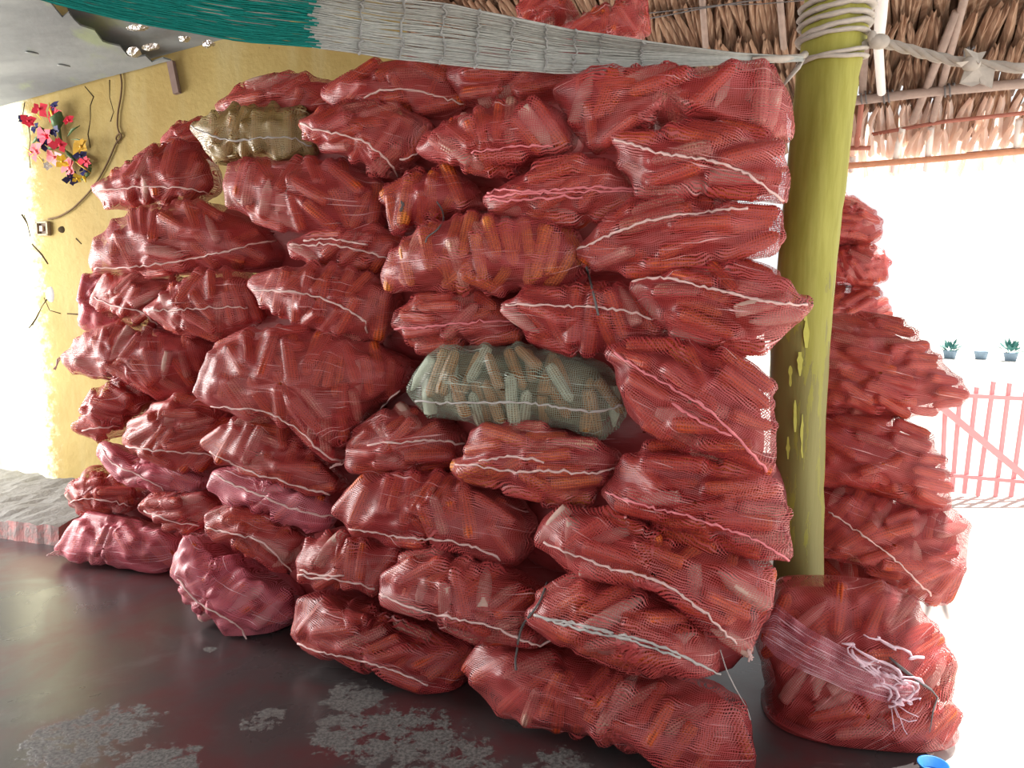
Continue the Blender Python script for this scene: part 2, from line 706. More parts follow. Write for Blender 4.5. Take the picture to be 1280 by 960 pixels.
# purlins across, rafters and split laths up the slope
pole('purlin', [roof_at(900, 142, .10), roof_at(1065, 126, .10), roof_at(1180, 113, .09), roof_at(1330, 100, .10)], .028, POLE, ceil)
pole('purlin', [roof_at(1090, 168, .06), roof_at(1180, 152, .06), roof_at(1330, 136, .06)], .012, REDW, eave)
pole('purlin', [roof_at(900, 216, .12), roof_at(1064, 207, .12), roof_at(1180, 198, .12), roof_at(1330, 184, .12)], .020, plain('orange_pole', (.62, .30, .18), .6, .3, .2), eave)
pole('purlin', [roof_at(1208, 193, .10), roof_at(1268, 187, .10)], .014, POLE, eave)
for (x0, y0, x1, y1, r) in ((878, 0, 882, 58, .020), (975, 0, 980, 60, .020), (1085, 0, 1078, 115, .024), (1178, 60, 1141, 152, .024), (1205, 0, 1166, 150, .022), (1100, 0, 1096, 18, .02)):
    pole('rafter', [roof_at(x0 + (x0 - x1) * .5, y0 - (y1 - y0) * .5, .07), roof_at(x1, y1, .07)], r, POLE, ceil, 6)
pole('rafter', [roof_at(1078, 118, .08), roof_at(1071, 182, .10)], .018, REDW, eave, 6)
for (x0, y0, x1, y1) in ((1128, 160, 1116, 214), (1164, 160, 1158, 212), (1066, 196, 1064, 214), (1274, 150, 1270, 200)):
    pole('rafter', [roof_at(x0, y0, .06), roof_at(x1, y1, .10)], .022, POLEW, eave, 6)
pole('crossbar', [roof_at(1062, 185, .10), roof_at(1088, 185, .10)], .014, REDW, eave, 6)
# lashings round the purlin
for x, y in ((1076, 122), (1104, 121), (1180, 113), (1204, 68)):
    c = Vector(roof_at(x, y, .10))
    mb = MB()
    ring = [c + Vector(UP) * .036 * math.cos(q) + Vector(NRM) * .036 * math.sin(q) + Vector(E1) * .004 * q for q in np.linspace(0, 4 * math.pi, 18)]
    mb.tube(ring, .005, 5)
    mb.build('lashing', M['string'], ceil)
pole('hanging_pole', [roof_at(1105, -40, .15), roof_at(1101, 20, .16), roof_at(1098, 60, .17), roof_at(1102, 116, .15)], [.034, .032, .026, .024], POLEW, ceil, 10, label='short pole end, its sun glare painted white')
# loose electric wires under the thatch
mb = MB()
mb.tube([roof_at(x, y, .12) for x, y in ((806, 24), (840, 18), (880, 10), (930, 2), (980, -4))], .004, 5)
mb.tube([roof_at(x, y, .12) for x, y in ((806, 17), (850, 12), (900, 6), (950, 5), (1010, 0))], .003, 5)
mb.build('wire', M['string'], ceil)

# ------------------------------------------------------------------ grey sheet lean-to over the wall
gsm = NT('weathered_grey_sheet')
gp = gsm.pos()
gn = gsm.noise(gsm.mapping(gp, (1.2, 4, 4), (0, 0, .3)), 1.0, 5, .6)
gcol = gsm.mix(gsm.mrange(gn, .35, .7), (.13, .138, .14), (.21, .222, .215))
gcol = gsm.mix(gsm.mrange(gsm.noise(gp, 2.6, 5, .6), .55, .68, 0, .8), gcol, (.20, .235, .13))
gsm.p(color=gcol, rough=.5, spec=.4)
gsm.bump(gsm.noise(gp, 6, 4), .3, .02)
FOIL = NT('torn_foil')
FOIL.p(color=(.55, .54, .53), rough=.28, metal=.95)
FOIL.bump(FOIL.noise(FOIL.coord(), 40, 4), 1.0, .02)
s0, s1 = wall_pt(-130, 168, .02), wall_pt(312, 50, .02)
sdir = (s1 - s0).normalized()
stoc = Vector((.10, -.93, .36)).normalized()
snrm = sdir.cross(stoc).normalized()
if snrm.z > 0:
    snrm = -snrm


def sheet_at(x, y, h=0.0):
    d = Vector(ray(x, y))
    k = (s0 + snrm * h - Vector(EYE)).dot(snrm) / d.dot(snrm)
    return Vector(EYE) + d * k


def sheet(name, outline, h, label, mat, thick=.012):
    bm = bmesh.new()
    vs = [bm.verts.new(sheet_at(x, y, h)) for x, y in outline]
    f = bm.faces.new(vs)
    r = bmesh.ops.extrude_face_region(bm, geom=[f])
    for v in r['geom']:
        if isinstance(v, bmesh.types.BMVert):
            v.co -= snrm * thick
    bmesh.ops.recalc_face_normals(bm, faces=bm.faces)
    bmesh.ops.triangulate(bm, faces=[q for q in bm.faces if len(q.verts) > 4])
    me = bpy.data.meshes.new(name)
    bm.to_mesh(me)
    bm.free()
    o = link(name, me, mat)
    return o


sh = sheet('roof_sheet', [(-140, 169), (-60, 149), (0, 133), (60, 117), (120, 100), (176, 86), (200, 79), (214, 76), (204, 73), (190, 78), (182, 70), (170, 72), (160, 70), (150, 58), (136, 55), (128, 52), (118, 38),
                          (100, 32), (92, 24), (86, 16), (78, 22), (60, 0), (40, -30), (-140, -30)], .02, '', gsm.m)
tag(sh, 'weathered grey roof sheet with torn jagged edge above the wall', 'roof sheet')
sh2 = sheet('roof_sheet', [(70, -30), (86, 16), (92, 24), (100, 32), (118, 38), (128, 52), (136, 55), (150, 58), (160, 70), (170, 72), (182, 70), (190, 78), (204, 73), (214, 76), (240, 70), (275, 61), (314, 49), (420, 30), (420, -30)], -.05, '', gsm.m)
tag(sh2, 'grey roof sheet lying behind the torn one, partly under the teal hammock', 'roof sheet')
for (x, y, wx, wy) in ((172, 34, 14, 5), (168, 64, 10, 7), (188, 58, 12, 5), (231, 48, 9, 6), (261, 54, 9, 5)):
    mb = MB()
    n = 10
    c = sheet_at(x, y, .028)
    ex = (sheet_at(x + 5, y, .028) - c) / 5
    ey = (sheet_at(x, y + 5, .028) - c) / 5
    top = [c + ex * wx * math.cos(q) * rnd.uniform(.7, 1.15) + ey * wy * math.sin(q) * rnd.uniform(.7, 1.1) + snrm * .012 * rnd.random() for q in np.linspace(0, 2 * math.pi, n, endpoint=False)]
    mb.add([c + snrm * .02] + top, [(0, 1 + i, 1 + (i + 1) % n) for i in range(n)])
    mb.build('foil_patch', FOIL.m, sh, smooth=False, label='crumpled silver foil showing through a tear')
# dents in the sheet
for (x, y) in ((40, 66), (80, 82)):
    mb = MB()
    c = sheet_at(x, y, .022)
    mb.blob(c, .05, .8, .25, .12, 8, 5, Matrix.Rotation(.5, 3, 'Z'))
    mb.build('dent', gsm.m, sh)

# ------------------------------------------------------------------ sacks of maize cobs


def cob_mesh(seed, kind='cob'):
    r = random.Random(seed)
    seg, ring = 24, 10
    L, R = .088, .0245
    v, f = [], []
    for i in range(ring + 1):
        t = i / ring
        z = -L + 2 * L * t
        if kind == 'cob':
            rad = R * (1 - .22 * t ** 2.2)
            e = 1.0
            if t < .12:
                e = math.sin((.12 + t) / .24 * math.pi / 2) ** .6
            if t > .86:
                e = max(.16, math.cos((t - .86) / .14 * math.pi / 2 * .94)) ** .7
            rad *= e
        else:
            rad = R * (.95 + .1 * math.sin(5 * t)) * (1 if t < .7 else 1 - (t - .7) * 2.6)
            rad = max(rad, .004)
        for k in range(seg):
            q = 2 * math.pi * k / seg
            g = (1.035 if k % 2 else .93) if kind == 'cob' else (1 + .06 * math.sin(3 * q + seed) + .03 * math.sin(7 * q))
            v.append((rad * g * math.cos(q) + .006 * math.sin(2.2 * t + seed), rad * g * math.sin(q), z))
    for i in range(ring):
        for k in range(seg):
            f.append((i * seg + k, i * seg + (k + 1) % seg, (i + 1) * seg + (k + 1) % seg, (i + 1) * seg + k))
    f.append(tuple(range(seg - 1, -1, -1)))
    f.append(tuple(ring * seg + k for k in range(seg)))
    me = bpy.data.meshes.new(kind)
    me.from_pydata(v, [], f)
    me.polygons.foreach_set('use_smooth', [True] * len(me.polygons))
    me.update()
    return me


COBS = {}
for nm in ('cob_red', 'cob_tan', 'cob_orange'):
    COBS[nm] = []
    for s in range(3):
        me = cob_mesh(s)
        me.materials.append(M[nm])
        COBS[nm].append(me)
for nm in ('husk', 'husk_green'):
    COBS[nm] = []
    for s in range(2):
        me = cob_mesh(s + 9, 'husk')
        me.materials.append(M[nm])
        COBS[nm].append(me)

# plan of the pile's face, from where its lowest sacks meet the floor
_px = [(75, 692), (150, 708), (225, 735), (312, 800), (420, 826), (560, 876), (700, 915), (850, 958)]
_fp = np.array([on_floor(x, y) for x, y in _px])
_co = np.polyfit(_fp[:, 0], _fp[:, 1], 2)


def face_y(x):
    xx = np.clip(x, -2.9, 1.3)
    return np.polyval(_co, xx)


def chaikin(P, it=2):
    """round a closed outline; points given twice stay sharp"""
    for _ in range(it):
        Q = []
        for i in range(len(P)):
            a, b = P[i], P[(i + 1) % len(P)]
            Q.append(a * .75 + b * .25)
            Q.append(a * .25 + b * .75)
        P = Q
    return np.array(P)


def parse(s):
    out = []
    for t in s.split():
        sharp = t.endswith('*')
        x, y = t.rstrip('*').split(',')
        p = np.array([float(x), float(y)])
        out.append(p)
        if sharp:
            out.append(p.copy())
    return out


def polar(P, c, ang):
    """radius of the closed outline P about c at the angles ANG (the outermost crossing)"""
    A = P - c
    B = np.roll(A, -1, 0)
    d = np.stack([np.cos(ang), np.sin(ang)], 1)
    e = B - A
    den = d[:, None, 0] * -e[None, :, 1] + d[:, None, 1] * e[None, :, 0]
    den = np.where(np.abs(den) < 1e-12, 1e-12, den)
    t = (A[None, :, 0] * -e[None, :, 1] + A[None, :, 1] * e[None, :, 0]) / den
    s = (d[:, None, 0] * A[None, :, 1] - d[:, None, 1] * A[None, :, 0]) / den
    ok = (s >= -1e-6) & (s <= 1 + 1e-6) & (t > 0)
    return np.where(ok, t, 0).max(1)


def centroid(P):
    x, y = P[:, 0], P[:, 1]
    x1, y1 = np.roll(x, -1), np.roll(y, -1)
    k = x * y1 - x1 * y
    A = k.sum() / 2
    return np.array([((x + x1) * k).sum(), ((y + y1) * k).sum()]) / (6 * A)


NT_, NF_, NB_ = 168, 34, 8
TH_ = np.linspace(0, 2 * math.pi, NT_, endpoint=False)
PHI = np.concatenate([np.linspace(0.02, math.pi / 2, NF_), math.pi / 2 + np.linspace(0, math.pi / 2, NB_ + 1)[1:] * .985])
RHO = np.sin(PHI)
CPH = np.cos(PHI)
HGT = np.sign(CPH) * np.abs(CPH) ** .75


def quads(nr_, nt):
    i, j = np.meshgrid(np.arange(nr_ - 1), np.arange(nt), indexing='ij')
    a = i * nt + j
    b = i * nt + (j + 1) % nt
    return np.stack([a, a + nt, b + nt, b], -1).reshape(-1, 4)


QALL = quads(len(PHI), NT_)


def smooth_ring(R, k=1):
    for _ in range(k):
        R = (np.roll(R, 1) + 2 * R + np.roll(R, -1)) / 4
    return R


SACKS = {}


def make_sack(key, label, outline, d=0.0, plane=None, net='net_red', cob='cob_red', husk=.08, seams=(), seam_mat='seam',
              dom=None, spread=.5, T=None, tnorm=.35, cobs=True, group=None, low=False, dens=1.0, ties=(), grow=1.04):
    pix = chaikin(parse(outline))
    pc = centroid(pix)
    pix = pc + (pix - pc) * (grow + .0)
    # centre on the pile's face (or on a plane at the distance PLANE)
    dr = ray(*pc)
    mid = .17 if T is None else T
    if plane is None:
        k = 3.0
        for _ in range(40):
            P = EYE + dr * k
            g = P[1] - (face_y(P[0]) + .09 * P[2] + mid * .9 - d)
            k -= g / dr[1] * .7
        c = EYE + dr * k
        gx = np.polyval(np.polyder(_co), np.clip(c[0], -2.9, 1.3))
        n = np.array([gx, -1.0, 0.09])
    else:
        c = EYE + dr * (plane / dr[1])
        n = np.array([-.15, -1, 0.05])
    n /= np.linalg.norm(n)
    v = EYE - c
    v /= np.linalg.norm(v)
    n = n * (1 - tnorm) + v * tnorm
    n /= np.linalg.norm(n)
    es = np.cross([0, 0, 1.0], n)
    es /= np.linalg.norm(es)
    et = np.cross(n, es)
    # outline on the sack's own plane
    W = []
    for x, y in pix:
        q = ray(x, y)
        kk = np.dot(c - EYE, n) / np.dot(q, n)
        p = EYE + q * kk - c
        W.append((np.dot(p, es), np.dot(p, et)))
    W = np.array(W)
    cov = np.cov(W.T)
    ev, evec = np.linalg.eigh(cov)
    ax = evec[:, 1]
    if ax[0] < 0:
        ax = -ax
    axang = math.atan2(ax[1], ax[0])
    minor = math.sqrt(ev[0]) * 1.45
    if T is None:
        T = float(np.clip(minor * 1.05, .11, .22))
    R = smooth_ring(polar(W, np.zeros(2), TH_), 1)
    R = np.maximum(R, .03)
    ct, st = np.cos(TH_), np.sin(TH_)

    def surf(R, inset=0.0, rho=RHO, hg=HGT):
        rr = rho[:, None] * (R[None, :] - inset)
        s, t = rr * ct, rr * st
        P = c + s[..., None] * es + t[..., None] * et + ((T - inset) * hg)[:, None, None] * n
        return P, s, t

    tgt_bins = np.linspace(-math.pi, math.pi, 181)
    tgt_mid = (tgt_bins[:-1] + tgt_bins[1:]) / 2
    tgt = polar(pix, pc, tgt_mid)
    for _ in range(5):
        P, _, _ = surf(R)
        q = project(P.reshape(-1, 3)) - pc
        an = np.arctan2(q[:, 1], q[:, 0])
        ra = np.hypot(q[:, 0], q[:, 1])
        b = np.clip(((an + math.pi) / (2 * math.pi) * 180).astype(int), 0, 179)
        act = np.zeros(180)
        np.maximum.at(act, b, ra)
        act = np.where(act == 0, tgt, act)
        ratio = np.clip((tgt + 1) / (act + 1), .75, 1.3)
        eq = project(P[NF_ - 1]) - pc
        ea = np.arctan2(eq[:, 1], eq[:, 0])
        R = R * np.interp(ea, tgt_mid, ratio, period=2 * math.pi) ** .85
        R = np.maximum(smooth_ring(R, 1), .03)
    P, S, Tt = surf(R, .012)
    # normals on the grid
    dth = np.roll(P, -1, 1) - np.roll(P, 1, 1)
    dph = np.gradient(P, axis=0)
    N = np.cross(dph, dth)
    N /= np.linalg.norm(N, axis=2, keepdims=True) + 1e-12
    if (N[5] * n).sum() < 0:
        N = -N
    lo_z = max(P[..., 2].min(), 0.0)
    base = np.array([c[0], c[1], lo_z])
    root = empty('corn_sack', base, label, 'sack', group)
    cobl = []

    def hsurf(s, t):
        r = np.hypot(s, t)
        rt = np.interp(math.atan2(t, s) % (2 * math.pi), TH_, R, period=2 * math.pi)
        rho = r / rt
        return rho, (T * (1 - rho * rho) ** .375 if rho < 1 else -1)

    rs = np.random.RandomState(sum(map(ord, key)) * 7 + len(outline))
    if cobs:
        dm = rs.choice([.35, .9, 1.3, 1.7, 2.2]) if dom is None else dom
        area = .5 * np.sum(R ** 2) * (2 * math.pi / NT_)
        for layer, ntry, gap in ((0, 1000, .035), (1, 200, .034)):
            cur0, cur1 = np.zeros((0, 3)), np.zeros((0, 3))
            TH0 = rs.uniform(0, 2 * math.pi, ntry)
            RQ = np.sqrt(rs.uniform(0, .98, ntry))
            AN = axang + dm + rs.normal(0, spread, ntry)
            SCL = rs.uniform(.80, 1.12, ntry)
            for i in range(ntry):
                rr = np.interp(TH0[i], TH_, R, period=2 * math.pi) * RQ[i]
                s0_, t0_ = rr * math.cos(TH0[i]), rr * math.sin(TH0[i])
                an, sc = AN[i], SCL[i]
                hl = .088 * sc
                e = []
                for sg in (-1, 1):
                    s1_, t1_ = s0_ + sg * hl * .85 * math.cos(an), t0_ + sg * hl * .85 * math.sin(an)
                    rho, h = hsurf(s1_, t1_)
                    if rho > .975:
                        break
                    e.append((s1_, t1_, h))
                if len(e) < 2:
                    continue
                inset = (.010 if layer == 0 else .036) + .008 * rs.rand()
                p0 = c + e[0][0] * es + e[0][1] * et + (e[0][2] - inset) * n
                p1 = c + e[1][0] * es + e[1][1] * et + (e[1][2] - inset) * n
                mpt = (p0 + p1) / 2
                dr_ = p1 - p0
                dr_ = dr_ / np.linalg.norm(dr_)
                if len(cur0):
                    smp = mpt + dr_ * (np.array([-.085, -.045, 0, .045, .085]) * sc)[:, None]
                    ab = cur1 - cur0
                    q = smp[None] - cur0[:, None]
                    tt = np.clip((q * ab[:, None]).sum(-1) / (ab * ab).sum(-1)[:, None], 0, 1)
                    dd_ = q - tt[..., None] * ab[:, None]
                    if (dd_ * dd_).sum(-1).min() < gap * gap:
                        continue
                a0, a1 = mpt - dr_ * .088 * sc, mpt + dr_ * .088 * sc
                if min(a0[2], a1[2]) < .03:
                    continue
                cur0, cur1 = np.vstack([cur0, a0]), np.vstack([cur1, a1])
                cobl.append((a0, a1, sc, layer))
    # net stretched over the cobs
    nf = NF_
    K = np.full((nf, NT_), 0.0)
    rad = .0275 if net != 'net_pink' else .029
    Pf, Nf = P[:nf], N[:nf]
    for a0, a1, sc, layer in cobl:
        ab = a1 - a0
        box = np.abs(Pf - (a0 + a1) / 2).max(-1) < .135 * sc + .03
        ii = np.nonzero(box)
        if not len(ii[0]):
            continue
        p, nn = Pf[ii], Nf[ii]
        ap = a0 - p
        apn = (ap * nn).sum(1)
        abn = (ab * nn).sum(1)
        ap2 = ap - apn[:, None] * nn
        ab2 = ab - abn[:, None] * nn
        den = (ab2 * ab2).sum(1) + 1e-9
        tt = np.clip(-(ap2 * ab2).sum(1) / den, 0.06, .94)
        q2 = ap2 + tt[:, None] * ab2
        dist2 = (q2 * q2).sum(1)
        r_ = rad * sc
        hk = apn + tt * abn + np.sqrt(np.maximum(r_ * r_ - dist2, 0)) + .003
        hk = np.where(dist2 < r_ * r_, hk, -1)
        hk = np.minimum(hk, .05)
        K[ii] = np.maximum(K[ii], hk)
    raw = K.copy()

    def blur(a):
        b = (np.roll(a, 1, 1) + np.roll(a, -1, 1) + 2 * a) / 4
        u = np.concatenate([b[:1], b[:-1]], 0)
        d_ = np.concatenate([b[1:], b[-1:]], 0)
        return (u + d_ + 2 * b) / 4

    for _ in range(5):
        K = np.maximum(raw, blur(K))
    K = blur(K)
    K = np.maximum(K, raw * .97)
    m0 = K[:2].mean()
    K[:2] = m0 * .6 + K[:2] * .4
    # wrinkles: ripples that run to the ends
    wr = .0035 * np.sin(np.hypot(S, Tt) * 0 + (Tt * 60 + 4 * np.sin(S * 9 + rs.rand() * 9)) + rs.rand() * 6) * (np.abs(S) / (np.abs(S).max() + 1e-6))
    disp = np.zeros(P.shape[:2])
    disp[:nf] = K
    disp[nf:] = K[-1:] * np.linspace(1, 0, len(PHI) - nf)[:, None] ** 2
    P2 = P + (disp + wr * .7)[..., None] * N
    P2[..., 2] = np.maximum(P2[..., 2], .006 + .004 * rs.rand())
    # uv in metres: along the sack's axis and round it
    ca, sa = math.cos(axang), math.sin(axang)
    U = S * ca + Tt * sa
    V = -S * sa + Tt * ca
    um = np.abs(U).max() + 1e-6
    hv = np.abs(V).max()
    bins = np.clip(((U / um + 1) * 15).astype(int), 0, 30)
    hmax = np.zeros(31)
    np.maximum.at(hmax, bins.ravel(), np.abs(V).ravel())
    hmax = np.maximum(smooth_ring(hmax, 2), hv * .25)
    hl_ = np.interp((U / um + 1) * 15, np.arange(31), hmax)
    vv = np.clip(V / (hl_ * .75 + hv * .25), -1, 1)
    Vn = np.arcsin(np.clip(vv * .97, -1, 1)) * hv
    off = rs.rand(2) * 5
    uvs = np.stack([U + off[0], Vn + off[1] + np.where(HGT[:, None] < 0, .3, 0)], -1).reshape(-1, 2)
    if cobs:
        me = np_mesh('net', P2.reshape(-1, 3) - base, QALL, uvs)
    else:
        pick = np.concatenate([np.arange(0, nf, 3), np.arange(nf, len(PHI), 2), [len(PHI) - 1]])
        sub = lambda A_: A_.reshape(len(PHI), NT_, -1)[pick][:, ::4]
        me = np_mesh('net', (sub(P2) - base).reshape(-1, 3), quads(len(pick), NT_ // 4), sub(uvs).reshape(-1, 2))
    link('net', me, M[net], root)
    # dark filling deep between the cobs
    idx_r = np.concatenate([np.arange(0, nf, 3), np.arange(nf, len(PHI), 2)])
    Pc, _, _ = surf(R, min(.055, T * .35))
    Pc = Pc[idx_r][:, ::4]
    Pc[..., 2] = np.maximum(Pc[..., 2], .02)
    me = np_mesh('packed_cobs', Pc.reshape(-1, 3) - base, quads(len(idx_r), NT_ // 4))
    link('packed_cobs', me, M['core_tan' if cob == 'cob_tan' else 'core_red'], root, kind='stuff')
    for a0, a1, sc, layer in cobl:
        hk = rs.rand() < husk
        lst = COBS[('husk_green' if cob == 'cob_tan' else 'husk')] if hk else COBS[cob]
        me = lst[rs.randint(len(lst))]
        o = link('husk_covered_cob' if hk else 'corn_cob', me, parent=root)
        dv = Vector(a1 - a0) * rs.choice([-1, 1])
        qt = dv.to_track_quat('Z', 'Y') @ Quaternion((0, 0, 1), rs.uniform(0, 6.28))
        o.rotation_mode = 'QUATERNION'
        o.rotation_quaternion = qt
        o.location = (a0 + a1) / 2 - base
        o.scale = (sc,) * 3
    SACKS[key] = (root, P2, base)
    if seams or ties:
        bv = BVHTree.FromPolygons([Vector(p) for p in P2.reshape(-1, 3)], [tuple(q) for q in QALL])
    for sm_ in seams:
        sp2 = np.array(parse(sm_))
        fine = []
        for i in range(len(sp2) - 1):
            nst = max(2, int(np.hypot(*(sp2[i + 1] - sp2[i])) / 5))
            for q in range(nst):
                fine.append(sp2[i] * (1 - q / nst) + sp2[i + 1] * q / nst)
        fine.append(sp2[-1])
        fine = np.array(fine)
        for _ in range(3):
            fine[1:-1] = (fine[:-2] + 2 * fine[1:-1] + fine[2:]) / 4
        pts, last = [], None
        for x, y in fine:
            x += rs.normal(0, .7)
            y += rs.normal(0, .9)
            dv = Vector(ray(x, y)).normalized()
            hit = bv.ray_cast(Vector(EYE), dv)
            if hit[0] is not None:
                pts.append(hit[0] - dv * .003 - Vector(base))
                last = (hit[0] - Vector(EYE)).length
            elif last is not None:
                pts.append(Vector(EYE) + dv * last - Vector(base))
        if len(pts) > 2:
            mb = MB()
            mb.tube(pts, [.0024 + .0030 * rs.rand() for _ in pts], 6, flat=1.0)
            mb.build('seam', M[seam_mat], root)
    for tx, ty, dx, dy in ties:
        dv = Vector(ray(tx, ty)).normalized()
        hit = bv.ray_cast(Vector(EYE), dv)
        p0 = hit[0] if hit[0] is not None else Vector(c)
        if hit[0] is None:
            near = bv.find_nearest(Vector(EYE) + dv * (Vector(c) - Vector(EYE)).length)
            p0 = near[0]
        L = (Vector(p0) - Vector(EYE)).length
        mb = MB()
        for q in range(4):
            pts = []
            for i in range(5):
                f_ = i / 4
                e = Vector(EYE) + Vector(ray(tx + dx * f_ + rs.normal(0, 1.6), ty + dy * f_ + rs.normal(0, 1.6))).normalized() * (L - .006)
                pts.append(e - Vector(base))
            mb.tube(pts, .003, 5)
        mb.build('tie', M[seam_mat], root)
    return root


exec_sacks = True
